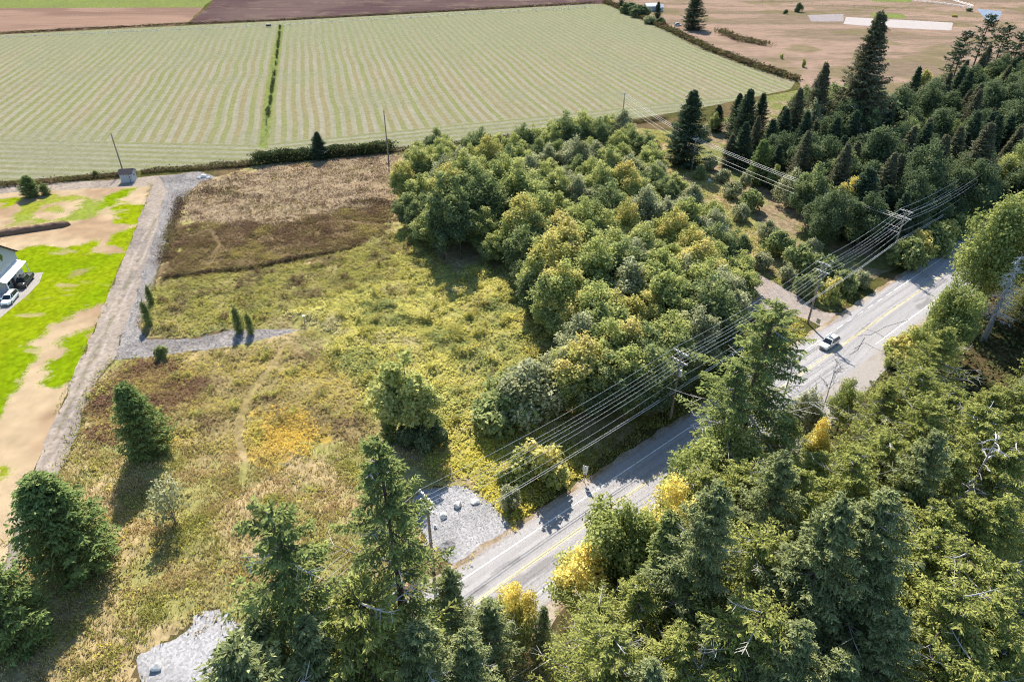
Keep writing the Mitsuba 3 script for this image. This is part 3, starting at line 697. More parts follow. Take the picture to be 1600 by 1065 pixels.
stuff('field_margin', 'dark weedy margin between hay field and ploughed field', 'weeds', [hedge([(-371.7, 386.6), (-292.2, 421.4), (-199.7, 455.0), (-145.1, 469.9), (-43.3, 508.2), (60.5, 549.3)], 1.0, 0.9, 14, 0.8, BRN, R1)])

# ------------------------------------------------------------------ tree builders (prototypes, then instances)
BARK = (0.10, 0.08, 0.065)
GREYWOOD = (0.33, 0.31, 0.30)


def broadleaf(seed, H, R, cb, lobes, leaves, leaf, pal, top=None, cone=0.35, spread=0.36, trunk=0.2, bark=BARK):
    """(trunk mesh, crown mesh) of a leafy tree: trunk with limbs, leaves in lobes through the crown"""
    r = np.random.default_rng(seed)
    L = []
    while len(L) < lobes:
        d = r.normal(size=3); d /= np.linalg.norm(d)
        d *= r.random() ** 0.45
        z = (d[2] + 1) / 2
        w = (1 - cone * max(0, z - 0.35) / 0.65) * (0.75 + 0.25 * min(1, z / 0.25))
        c = np.array([d[0] * R * 0.78 * w, d[1] * R * 0.78 * w, cb + (H - cb) * (0.10 + 0.80 * z)])
        L.append((c, R * spread * r.uniform(0.65, 1.15) * (1 - 0.35 * z), r.random()))
    L.append((np.array([r.normal() * 0.2, r.normal() * 0.2, H - R * 0.25]), R * spread * 0.6, r.random()))
    t = MB()
    pts = np.array([[0, 0, 0], [r.normal() * 0.1, r.normal() * 0.1, cb * 0.6], [r.normal() * 0.3, r.normal() * 0.3, (cb + H) / 2], [0, 0, H * 0.9]])
    t.add(*tube(pts, [trunk, trunk * 0.8, trunk * 0.45, 0.03], 7), bark)
    for c, rad, _ in L[:14]:
        z0 = max(cb * 0.5, min(c[2] - 1.0, H * 0.7) * r.uniform(0.6, 0.9))
        p0 = np.array([0, 0, z0]); m = (p0 + c) / 2 + [0, 0, -0.1 * R]
        t.add(*tube([p0, m, c], [trunk * 0.35, trunk * 0.22, 0.03], 5), bark)
    rad2 = np.array([q[1] ** 2 for q in L])
    k = r.choice(len(L), leaves, p=rad2 / rad2.sum())
    cen = np.array([q[0] for q in L])[k]; rad = np.array([q[1] for q in L])[k]; lt = np.array([q[2] for q in L])[k]
    d = nrm(r.normal(size=(leaves, 3)) + [0, 0, 0.25])
    pos = cen + d * (rad * r.uniform(0.35, 1.0, leaves) ** 0.5)[:, None] * [1, 1, 1.15]
    pos += r.normal(0, 0.05 * R, pos.shape)
    pos[:, 2] = np.maximum(pos[:, 2], 0.12)
    nn = nrm(0.45 * d + r.normal(0, 0.42, d.shape) + [0, 0, 0.7])
    e = nrm(np.cross(nn, r.normal(size=d.shape)))
    s = leaf * r.uniform(0.6, 1.4, leaves)
    V, F = rhomb(pos, e * (s * 0.6)[:, None], np.cross(nn, e) * (s * 0.42)[:, None])
    tone = 0.55 * lt + 0.25 + r.normal(0, 0.17, leaves)
    col = pal_pick(pal, tone)
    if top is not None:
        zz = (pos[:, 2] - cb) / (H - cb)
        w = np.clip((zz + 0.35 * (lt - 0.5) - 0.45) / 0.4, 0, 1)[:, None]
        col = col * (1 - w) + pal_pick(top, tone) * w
    col *= r.uniform(0.75, 1.25, leaves)[:, None]
    return t, MB().add(V, F, np.repeat(col, 4, 0))


def conifer(seed, H, R, zb, step, per, pal, droop=0.25, upturn=0.15, power=0.8, blade=0.5, width=0.17, twigs=9, gap=0.0, dead=0.1, trunk=0.3, rag=0.3, tip=None, bark=BARK, fat=1.0, deadr=0.022):
    """(trunk mesh, crown mesh) of a needle tree: whorls of limbs carrying flat sprays of twigs"""
    r = np.random.default_rng(seed)
    t, cr = MB(), MB()
    lean = r.normal(0, 0.012, 2)
    ax = lambda z: np.array([lean[0] * z + 0.15 * math.sin(z * 0.25 + seed), lean[1] * z + 0.15 * math.cos(z * 0.21 + seed), z])
    zs = np.linspace(0, H, 12)
    t.add(*tube([ax(z) for z in zs], [trunk * (1 - z / H) ** 0.8 + 0.02 for z in zs], 7), bark)
    z = zb
    Cs, Us, Vs, Ks = [], [], [], []
    side = r.uniform(0, 2 * np.pi)
    while z < H - 0.3:
        f = (z - zb) / (H - zb)
        prof = (1 - f) ** power * min(1.0, 0.55 + 1.8 * f) + 0.035
        n = per + (r.random() < 0.5)
        a0 = r.uniform(0, 2 * np.pi)
        for b in range(n):
            if r.random() < gap * (1 - 0.6 * f):
                continue
            a = a0 + b * 2 * np.pi / n + r.normal(0, 0.25)
            Lb = R * prof * r.uniform(1 - rag, 1 + rag) * (1 + 0.12 * math.cos(a - side))
            if Lb < 0.25:
                continue
            zz = z + r.normal(0, step * 0.3)
            d = np.array([math.cos(a), math.sin(a), 0])
            sd = np.array([-d[1], d[0], 0])
            base = ax(zz)
            dp = droop * r.uniform(0.6, 1.4) * (1.1 - 0.8 * f)
            sp = lambda u: base + d * (Lb * u)[..., None] + np.array([0, 0, 1.0]) * (Lb * (-dp * u * 1.2 + (dp * 0.5 + upturn) * u ** 2.2 + 0.25 * f * u))[..., None]
            isdead = r.random() < dead
            if isdead:
                Lb *= 1.25
            us = np.linspace(0, 1, 4)
            t.add(*tube(sp(us), [0.035 + 0.012 * Lb + deadr * isdead, 0.03 + 0.006 * Lb + deadr * isdead, 0.025 + deadr * isdead, 0.015], 4, False), np.array(GREYWOOD) * 1.5 if isdead else np.array(bark) * 1.3)
            if isdead:
                for q in range(5):
                    u0 = r.uniform(0.3, 0.95); p0 = sp(np.array(u0)); e = d * 0.6 + sd * r.choice([-1, 1]) * r.uniform(0.4, 1) + [0, 0, r.normal(0, 0.3)]
                    t.add(*tube([p0, p0 + e * Lb * 0.25], [0.02 + deadr, 0.012], 3, False), np.array(GREYWOOD) * 1.5)
                continue
            m = max(4, int(twigs * (0.45 + 0.55 * Lb / R)))
            u = np.repeat(np.linspace(0.16, 1.0, m), 2) + r.normal(0, 0.02, 2 * m)
            sgn = np.tile([-1.0, 1.0], m)
            tl = (0.20 + 0.30 * Lb * (1.05 - u) * np.clip(u * 3, 0.4, 1)) * r.uniform(0.7, 1.3, 2 * m) * fat + blade * 0.35
            dirn = nrm(d[None] * 0.75 + sd[None] * (sgn * r.uniform(0.5, 1.0, 2 * m))[:, None] + np.array([0, 0, 1.0])[None] * r.normal(-0.10 - droop * 0.5, 0.25, 2 * m)[:, None])
            p0 = sp(np.clip(u, 0, 1.05))
            for frac in (0.22, 0.48, 0.74, 1.0):
                k2 = len(u)
                dj = nrm(dirn + r.normal(0, 0.38, (k2, 3)))
                c = p0 + dirn * (tl * frac * 0.9)[:, None] + r.normal(0, 0.06, p0.shape)
                nn = nrm(np.array([0, 0, 1.0])[None] + r.normal(0, 0.5, p0.shape))
                Cs.append(c); Us.append(dj * (blade * (0.36 + 0.10 * tl) * r.uniform(0.7, 1.3, k2))[:, None]); Vs.append(nrm(np.cross(nn, dj)) * (width * 0.62 * (1.15 - 0.35 * frac) * r.uniform(0.7, 1.3, k2))[:, None])
                Ks.append(np.c_[np.full(k2, f), np.clip(u, 0, 1), np.full(k2, r.random())])
        z += step * r.uniform(0.7, 1.3) * (0.55 + 0.45 * (1 - f))
    # leader
    k = 14
    c = np.array([ax(H - 0.9 + q * 0.07) for q in range(k)]); dd = nrm(r.normal(size=(k, 3)) * [1, 1, 0.3] + [0, 0, 0.9])
    Cs.append(c + dd * 0.15); Us.append(dd * 0.3); Vs.append(nrm(np.cross(dd, r.normal(size=(k, 3)))) * 0.09); Ks.append(np.c_[np.ones(k), np.ones(k), np.full(k, 0.5)])
    C, U, W, K = map(np.concatenate, (Cs, Us, Vs, Ks))
    n = len(C)
    C[:, 2] = np.maximum(C[:, 2], 0.15)
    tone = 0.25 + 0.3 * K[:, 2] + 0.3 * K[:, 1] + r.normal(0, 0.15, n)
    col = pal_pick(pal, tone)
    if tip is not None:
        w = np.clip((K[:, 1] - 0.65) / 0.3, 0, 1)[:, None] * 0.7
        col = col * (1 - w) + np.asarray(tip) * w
    col *= r.uniform(0.75, 1.25, n)[:, None]
    V, F = rhomb(C, U, W)
    cr.add(V, F, np.repeat(col, 4, 0))
    return t, cr


def bare_tree(seed, H, R, n, col=GREYWOOD, trunk=0.12, cb=0.2):
    """leafless, much forked"""
    r = np.random.default_rng(seed)
    t = MB()
    t.add(*tube([[0, 0, 0], [0.1, 0, H * 0.5], [0, 0.1, H]], [trunk, trunk * 0.6, 0.015], 5), col)

    def grow(p, d, L, rad, lev):
        q = p + d * L * 0.5 + r.normal(0, 0.04 * L, 3); e = p + d * L + [0, 0, 0.06 * L]
        t.add(*tube([p, q, e], [rad, rad * 0.75, rad * 0.5], 4, False), np.array(col) * r.uniform(0.8, 1.15))
        if lev:
            for k in range(3):
                u = r.uniform(0.4, 1.0)
                grow(p + d * L * u, nrm(d + r.normal(0, 0.55, 3) + [0, 0, 0.15]), L * r.uniform(0.45, 0.7), max(0.012, rad * 0.55), lev - 1)

    for k in range(n):
        f = r.uniform(cb, 0.95)
        a = r.uniform(0, 2 * np.pi)
        grow(np.array([0.05, 0.03, H * f]), nrm(np.array([math.cos(a), math.sin(a), r.uniform(0.3, 1.1)])), R * (1.15 - f) * r.uniform(0.6, 1.0), trunk * 0.45, 2)
    return t


PROTO = {}
NEEDLE_GAIN = 1.8


def proto(kind, H0, *pairs, crown='leaf_bsdf'):
    names = []
    for k, (t, c) in enumerate(pairs):
        nm = 'shape_%s_%d' % (kind, k)
        scene[nm] = {'type': 'shapegroup', 'trunk': mikit.ply(t.mesh(), 'bark_bsdf', smooth=False, color=t.col()), 'crown': mikit.ply(c.mesh(), crown, smooth=False, color=np.clip(c.col() * (LEAF_GAIN if crown == 'leaf_bsdf' else NEEDLE_GAIN), 0, 0.9))}
        names.append(nm)
    PROTO[kind] = (names, H0)


A_GRN = [(0.065, 0.085, 0.036), (0.105, 0.128, 0.050), (0.15, 0.17, 0.068), (0.205, 0.215, 0.105)]
A_GRY = [(0.095, 0.104, 0.055), (0.145, 0.153, 0.082), (0.195, 0.20, 0.115), (0.265, 0.265, 0.175)]
A_YEL = [(0.105, 0.125, 0.044), (0.155, 0.175, 0.058), (0.21, 0.222, 0.076), (0.265, 0.262, 0.11)]
A_GLD = [(0.175, 0.175, 0.06), (0.235, 0.22, 0.07), (0.29, 0.255, 0.085), (0.28, 0.24, 0.115)]
A_YLT = [(0.135, 0.155, 0.055), (0.185, 0.20, 0.07), (0.235, 0.24, 0.09), (0.28, 0.275, 0.125)]
A_DRK = [(0.036, 0.052, 0.026), (0.060, 0.080, 0.038), (0.075, 0.095, 0.048), (0.11, 0.125, 0.07)]
ALD = dict(cb=0.8, lobes=80, leaves=18000, leaf=0.29, cone=0.34, spread=0.215, trunk=0.16)
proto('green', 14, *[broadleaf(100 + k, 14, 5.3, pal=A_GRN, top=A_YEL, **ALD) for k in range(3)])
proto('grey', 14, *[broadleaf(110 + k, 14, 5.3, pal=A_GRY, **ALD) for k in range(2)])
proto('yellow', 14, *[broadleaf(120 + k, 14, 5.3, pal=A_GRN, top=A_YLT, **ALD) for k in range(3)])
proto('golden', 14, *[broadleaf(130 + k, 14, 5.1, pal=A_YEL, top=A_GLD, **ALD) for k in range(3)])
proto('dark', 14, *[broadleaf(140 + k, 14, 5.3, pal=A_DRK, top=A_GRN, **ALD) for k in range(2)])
proto('airy', 9, *[broadleaf(145 + k, 9, 2.6, 0.8, 26, 4200, 0.26, A_YLT, top=A_YLT, cone=0.45, spread=0.32, trunk=0.09) for k in range(2)])
proto('sparse', 3, *[broadleaf(148 + k, 3, 2.3, 0.2, 26, 800, 0.20, A_GRY, cone=0.1, spread=0.3, trunk=0.07, bark=(0.22, 0.19, 0.16)) for k in range(1)])
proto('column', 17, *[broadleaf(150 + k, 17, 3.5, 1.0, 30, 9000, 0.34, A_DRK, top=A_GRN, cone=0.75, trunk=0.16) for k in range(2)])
proto('willow', 8, *[broadleaf(160 + k, 8, 5.0, 0.3, 30, 8000, 0.34, A_GRY, cone=0.3, trunk=0.12) for k in range(2)])
proto('bush', 3, *[broadleaf(170 + k, 3, 2.6, 0.0, 22, 3200, 0.30, A_GRN, cone=0.2, trunk=0.06) for k in range(3)])
proto('greybush', 3, *[broadleaf(175 + k, 3, 2.6, 0.0, 22, 3200, 0.30, A_GRY, cone=0.2, trunk=0.06) for k in range(2)])
proto('goldbush', 3, *[broadleaf(180 + k, 3, 2.5, 0.0, 20, 3000, 0.28, A_YEL, top=A_GLD, cone=0.2, trunk=0.06) for k in range(2)])
proto('darkbush', 3, *[broadleaf(185 + k, 3, 2.6, 0.0, 22, 3200, 0.32, A_DRK, cone=0.2, trunk=0.06) for k in range(2)])
M_GRN = [(0.085, 0.10, 0.036), (0.125, 0.145, 0.046), (0.17, 0.185, 0.06), (0.225, 0.23, 0.10)]
M_GLD = [(0.34, 0.27, 0.07), (0.42, 0.32, 0.08), (0.46, 0.35, 0.12), (0.34, 0.31, 0.08)]
MAP = dict(lobes=44, leaves=17000, leaf=0.27, cone=0.2, spread=0.33, trunk=0.28)
proto('maple', 13, *[broadleaf(200 + k, 13, 5.2, 2.5, pal=M_GRN, **MAP) for k in range(3)])
proto('goldmaple', 13, *[broadleaf(210 + k, 13, 5.2, 2.0, pal=A_YEL, top=M_GLD, **MAP) for k in range(2)])
proto('oak', 16, *[broadleaf(220 + k, 16, 6.5, 1.5, pal=A_DRK, top=A_DRK, **{**MAP, 'leaves': 16000, 'leaf': 0.36}) for k in range(3)])
proto('bigmaple', 19, *[broadleaf(225 + k, 19, 7.0, 2.0, pal=A_GRN, top=A_YEL, **{**MAP, 'leaves': 20000, 'leaf': 0.36}) for k in range(2)])
F_DG = [(0.050, 0.070, 0.028), (0.086, 0.112, 0.040), (0.135, 0.158, 0.054), (0.185, 0.20, 0.08)]
F_BL = [(0.060, 0.078, 0.034), (0.098, 0.120, 0.050), (0.146, 0.164, 0.070), (0.20, 0.212, 0.105)]
F_OL = [(0.080, 0.096, 0.026), (0.132, 0.152, 0.040), (0.188, 0.203, 0.057), (0.245, 0.245, 0.09)]
F_BR = [(0.042, 0.048, 0.030), (0.072, 0.076, 0.044), (0.105, 0.104, 0.060), (0.145, 0.138, 0.09)]
F_BK = [(0.018, 0.030, 0.020), (0.030, 0.048, 0.028), (0.048, 0.070, 0.040), (0.08, 0.10, 0.06)]
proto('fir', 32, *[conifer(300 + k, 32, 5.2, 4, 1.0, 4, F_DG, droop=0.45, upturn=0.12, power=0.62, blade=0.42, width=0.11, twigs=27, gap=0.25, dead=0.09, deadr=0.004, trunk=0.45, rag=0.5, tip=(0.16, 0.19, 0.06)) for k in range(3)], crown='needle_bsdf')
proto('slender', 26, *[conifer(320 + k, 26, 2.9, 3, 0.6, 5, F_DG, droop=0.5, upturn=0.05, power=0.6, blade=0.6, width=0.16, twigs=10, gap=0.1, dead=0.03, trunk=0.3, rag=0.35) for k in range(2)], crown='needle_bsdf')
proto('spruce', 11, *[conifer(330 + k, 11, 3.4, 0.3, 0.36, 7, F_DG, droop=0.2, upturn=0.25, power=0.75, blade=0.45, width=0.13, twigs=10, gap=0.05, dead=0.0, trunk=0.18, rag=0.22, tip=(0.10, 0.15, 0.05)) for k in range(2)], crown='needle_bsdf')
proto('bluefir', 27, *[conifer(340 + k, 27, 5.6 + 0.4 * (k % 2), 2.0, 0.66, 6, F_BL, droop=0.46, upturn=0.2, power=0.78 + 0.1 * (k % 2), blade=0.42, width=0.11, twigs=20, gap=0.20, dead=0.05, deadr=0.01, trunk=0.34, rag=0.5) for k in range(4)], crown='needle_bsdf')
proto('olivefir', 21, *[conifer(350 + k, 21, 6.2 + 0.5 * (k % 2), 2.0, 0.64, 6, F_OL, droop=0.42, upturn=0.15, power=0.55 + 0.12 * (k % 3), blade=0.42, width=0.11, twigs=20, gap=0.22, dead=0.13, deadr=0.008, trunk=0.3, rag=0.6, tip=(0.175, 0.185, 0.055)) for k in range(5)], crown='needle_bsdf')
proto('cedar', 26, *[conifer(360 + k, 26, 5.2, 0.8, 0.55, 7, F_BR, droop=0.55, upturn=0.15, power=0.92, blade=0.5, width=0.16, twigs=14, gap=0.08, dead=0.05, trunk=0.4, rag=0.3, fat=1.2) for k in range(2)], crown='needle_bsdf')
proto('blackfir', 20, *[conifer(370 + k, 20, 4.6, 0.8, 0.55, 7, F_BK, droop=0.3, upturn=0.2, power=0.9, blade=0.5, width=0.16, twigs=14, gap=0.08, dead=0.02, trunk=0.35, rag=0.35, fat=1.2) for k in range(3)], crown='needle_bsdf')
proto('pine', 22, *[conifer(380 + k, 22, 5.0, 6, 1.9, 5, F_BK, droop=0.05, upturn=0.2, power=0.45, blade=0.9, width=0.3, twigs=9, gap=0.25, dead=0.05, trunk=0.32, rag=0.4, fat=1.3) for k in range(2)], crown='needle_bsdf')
proto('sapling', 4, *[conifer(390 + k, 4, 1.1, 0.2, 0.25, 6, F_DG, droop=0.2, upturn=0.3, power=0.8, blade=0.3, width=0.09, twigs=6, dead=0.0, trunk=0.06) for k in range(2)], crown='needle_bsdf')

TREE_R = np.random.default_rng(77)
FILL_R = np.random.default_rng(31)
ORD = ['leftmost', 'second', 'third', 'fourth', 'fifth', 'sixth', 'seventh', 'eighth', 'ninth', 'tenth', 'eleventh', 'twelfth', 'thirteenth', 'fourteenth', 'fifteenth', 'sixteenth', 'seventeenth', 'eighteenth', 'nineteenth', 'twentieth']
ORD += [a + ' ' + b for a in ('twenty', 'thirty', 'forty') for b in ['first'] + ORD[1:9]]


def plant(name, label, cat_, x, y, h, kind, wide=1.0, group=None, rot=None):
    names, H0 = PROTO[kind]
    key = thing(name, label, cat_, group)
    s = h / H0
    sx = (0.6 * s + 0.4) * wide if s < 1 else s * wide
    rot = TREE_R.uniform(0, 360) if rot is None else rot
    scene[key] = {'type': 'instance', 'to_world': T4().translate([x, y, 0]).rotate([0, 0, 1], rot).scale([sx, sx, s]), 'model': {'type': 'ref', 'id': names[int(TREE_R.integers(len(names)))]}}
    return key


def view_x(r):
    return r[0] / r[1]          # left to right as seen from the south


def rows_with_ordinals(rows, words, bands, where, name_of, cat_of, group_of):
    """label by kind, band of depth and order from the left"""
    bucket = {}
    for r in rows:
        b = next(k for k, (lim, _) in enumerate(bands) if r[1] < lim)
        bucket.setdefault((r[3], b), []).append(r)
    for (kind, b), rs in sorted(bucket.items()):
        rs.sort(key=view_x)
        for k, r in enumerate(rs):
            o, tail = ('only ', '') if len(rs) == 1 else (ORD[min(k, len(ORD) - 1)] + ' ', '' if k == 0 else ' from the left')
            lab = '%s%s%s in the %s of %s' % (o, words[kind], tail, bands[b][1], where)
            plant(name_of(kind), lab, cat_of(kind), *r[:2], r[2] * TREE_R.uniform(0.88, 1.1), kind, r[4] if len(r) > 4 else 1.0, group_of(kind))


GROVE = [
    (-28.3, 170.4, 11.0, 'golden', 1.0),
    (-21.9, 155.5, 12.0, 'yellow'),
    (-24.9, 152.6, 9.0, 'dark'),
    (-15.0, 135.5, 17.0, 'column'),
    (-11.3, 135.4, 18.0, 'column'),
    (-15.0, 155.5, 14.0, 'golden'),
    (-12.0, 166.8, 14.0, 'yellow'),
    (-17.4, 169.9, 13.0, 'grey'),
    (-6.4, 182.6, 12.0, 'golden'),
    (-22.1, 181.4, 11.0, 'yellow'),
    (-8.2, 147.3, 16.0, 'dark'),
    (-4.5, 145.2, 16.0, 'dark'),
    (-1.7, 160.5, 14.0, 'green'),
    (1.5, 150.5, 15.0, 'yellow'),
    (1.7, 179.9, 12.0, 'yellow'),
    (-0.8, 177.1, 12.0, 'dark'),
    (4.9, 165.3, 14.0, 'grey'),
    (8.1, 162.4, 14.0, 'yellow'),
    (11.1, 157.8, 14.0, 'yellow'),
    (9.9, 181.0, 13.0, 'grey'),
    (15.5, 200.3, 14.0, 'dark'),
    (12.0, 196.7, 13.0, 'yellow'),
    (2.4, 133.5, 16.0, 'golden'),
    (5.1, 140.9, 15.0, 'green'),
    (10.5, 141.6, 15.0, 'yellow'),
    (9.6, 132.9, 14.0, 'golden'),
    (-3.2, 132.9, 8.0, 'green'),
    (7.3, 113.5, 16.0, 'golden'),
    (10.0, 118.3, 16.0, 'golden'),
    (9.1, 103.6, 15.0, 'green'),
    (17.9, 200.0, 13.0, 'dark'),
    (20.7, 204.0, 13.0, 'yellow'),
    (25.7, 202.3, 12.0, 'dark'),
    (30.6, 195.8, 12.0, 'yellow'),
    (17.1, 182.2, 13.0, 'grey'),
    (25.3, 176.6, 13.0, 'yellow'),
    (20.4, 170.9, 13.0, 'green'),
    (31.1, 175.6, 12.0, 'grey'),
    (15.7, 155.1, 14.0, 'grey'),
    (21.5, 157.8, 14.0, 'yellow'),
    (27.5, 158.7, 14.0, 'golden'),
    (31.1, 154.9, 13.0, 'yellow'),
    (21.7, 143.5, 14.0, 'dark'),
    (29.7, 142.4, 14.0, 'grey'),
    (34.2, 141.9, 13.0, 'grey'),
    (38.5, 140.0, 13.0, 'green'),
    (24.1, 134.6, 14.0, 'golden', 0.7),
    (19.6, 132.2, 15.0, 'yellow'),
    (14.9, 133.9, 15.0, 'green'),
    (33.1, 130.2, 14.0, 'golden'),
    (35.7, 125.0, 14.0, 'golden'),
    (41.6, 127.4, 12.0, 'dark'),
    (25.8, 123.7, 15.0, 'yellow'),
    (19.5, 120.3, 15.0, 'yellow'),
    (23.4, 118.0, 15.0, 'grey'),
    (14.5, 121.8, 15.0, 'green'),
    (15.6, 110.8, 16.0, 'green'),
    (20.4, 112.9, 15.0, 'dark'),
    (27.3, 110.8, 15.0, 'green'),
    (35.6, 115.1, 14.0, 'golden'),
    (32.1, 112.9, 14.0, 'grey'),
    (37.6, 108.0, 14.0, 'grey'),
    (24.2, 106.3, 14.0, 'yellow'),
    (20.8, 106.3, 14.0, 'grey'),
    (35.2, 108.0, 14.0, 'green'),
    (26.4, 101.8, 14.0, 'green'),
    (11.2, 98.4, 14.0, 'golden'),
    (17.1, 98.9, 14.0, 'golden'),
    (22.4, 99.5, 14.0, 'golden'),
    (29.0, 97.4, 13.0, 'yellow'),
    (36.0, 102.9, 14.0, 'grey'),
    (11.1, 90.4, 13.0, 'grey'),
    (18.0, 88.4, 14.0, 'golden'),
    (14.4, 96.0, 15.0, 'green'),
    (8.9, 103.8, 15.0, 'golden'),
    (33.3, 100.7, 14.0, 'dark'),
    (25.2, 92.3, 13.0, 'green'),
    (14.9, 87.5, 14.0, 'green'),
    (10.4, 82.9, 13.0, 'golden'),
    (8.0, 83.7, 12.0, 'grey'),
    (13.8, 81.4, 13.0, 'dark'),
    (17.2, 82.2, 13.0, 'green'),
    (20.3, 87.6, 14.0, 'dark'),
    (30.1, 94.1, 13.0, 'grey'),
    (34.3, 98.3, 13.0, 'dark'),
    (37.4, 103.5, 12.0, 'green'),
    (25.3, 87.2, 12.0, 'dark'),
    (20.6, 82.8, 12.0, 'dark'),
    (5.2, 130.4, 15.0, 'dark'),
    (2.5, 124.7, 14.0, 'dark'),
    (5.7, 110.5, 14.0, 'dark')]
GP = Polygon([(-24.8, 159.0), (-15.3, 132.9), (-4.2, 134.4), (6.2, 112.7), (8.5, 99.6), (8.0, 83.5), (11.4, 76.1), (21.0, 82.8), (35.3, 93.8), (41.9, 105.9), (47.6, 129.9), (45.9, 157.1), (39.3, 194.2), (33.4, 221.8), (16.3, 215.1), (0.0, 203.9), (-22.8, 198.1), (-28.6, 183.7)])
for p in scatter(GP, 0.6, FILL_R):
    if min(math.hypot(p[0] - r[0], p[1] - r[1]) for r in GROVE) > 5.6:
        GROVE.append((p[0], p[1], FILL_R.uniform(9, 11.5), ('green', 'dark', 'grey', 'yellow')[int(FILL_R.integers(4))]))
GW = {'green': 'mid green alder', 'grey': 'grey green alder', 'yellow': 'yellow green alder', 'golden': 'golden topped alder', 'dark': 'dark green alder', 'column': 'dark pointed columnar tree'}
GROVE = [(r[0], r[1], r[2] * (1.12 if r[0] < 5 else 1.04), r[3], (r[4] if len(r) > 4 else 1.0) * 1.15) for r in GROVE]
rows_with_ordinals(GROVE, GW, [(90, 'nearest rows'), (105, 'front rows'), (120, 'near middle'), (135, 'middle'), (150, 'far middle'), (168, 'back rows'), (1e9, 'farthest rows')], 'the dense grove', lambda k: 'columnar_tree' if k == 'column' else 'alder_tree', lambda k: 'tree', lambda k: 'trees of the dense grove')

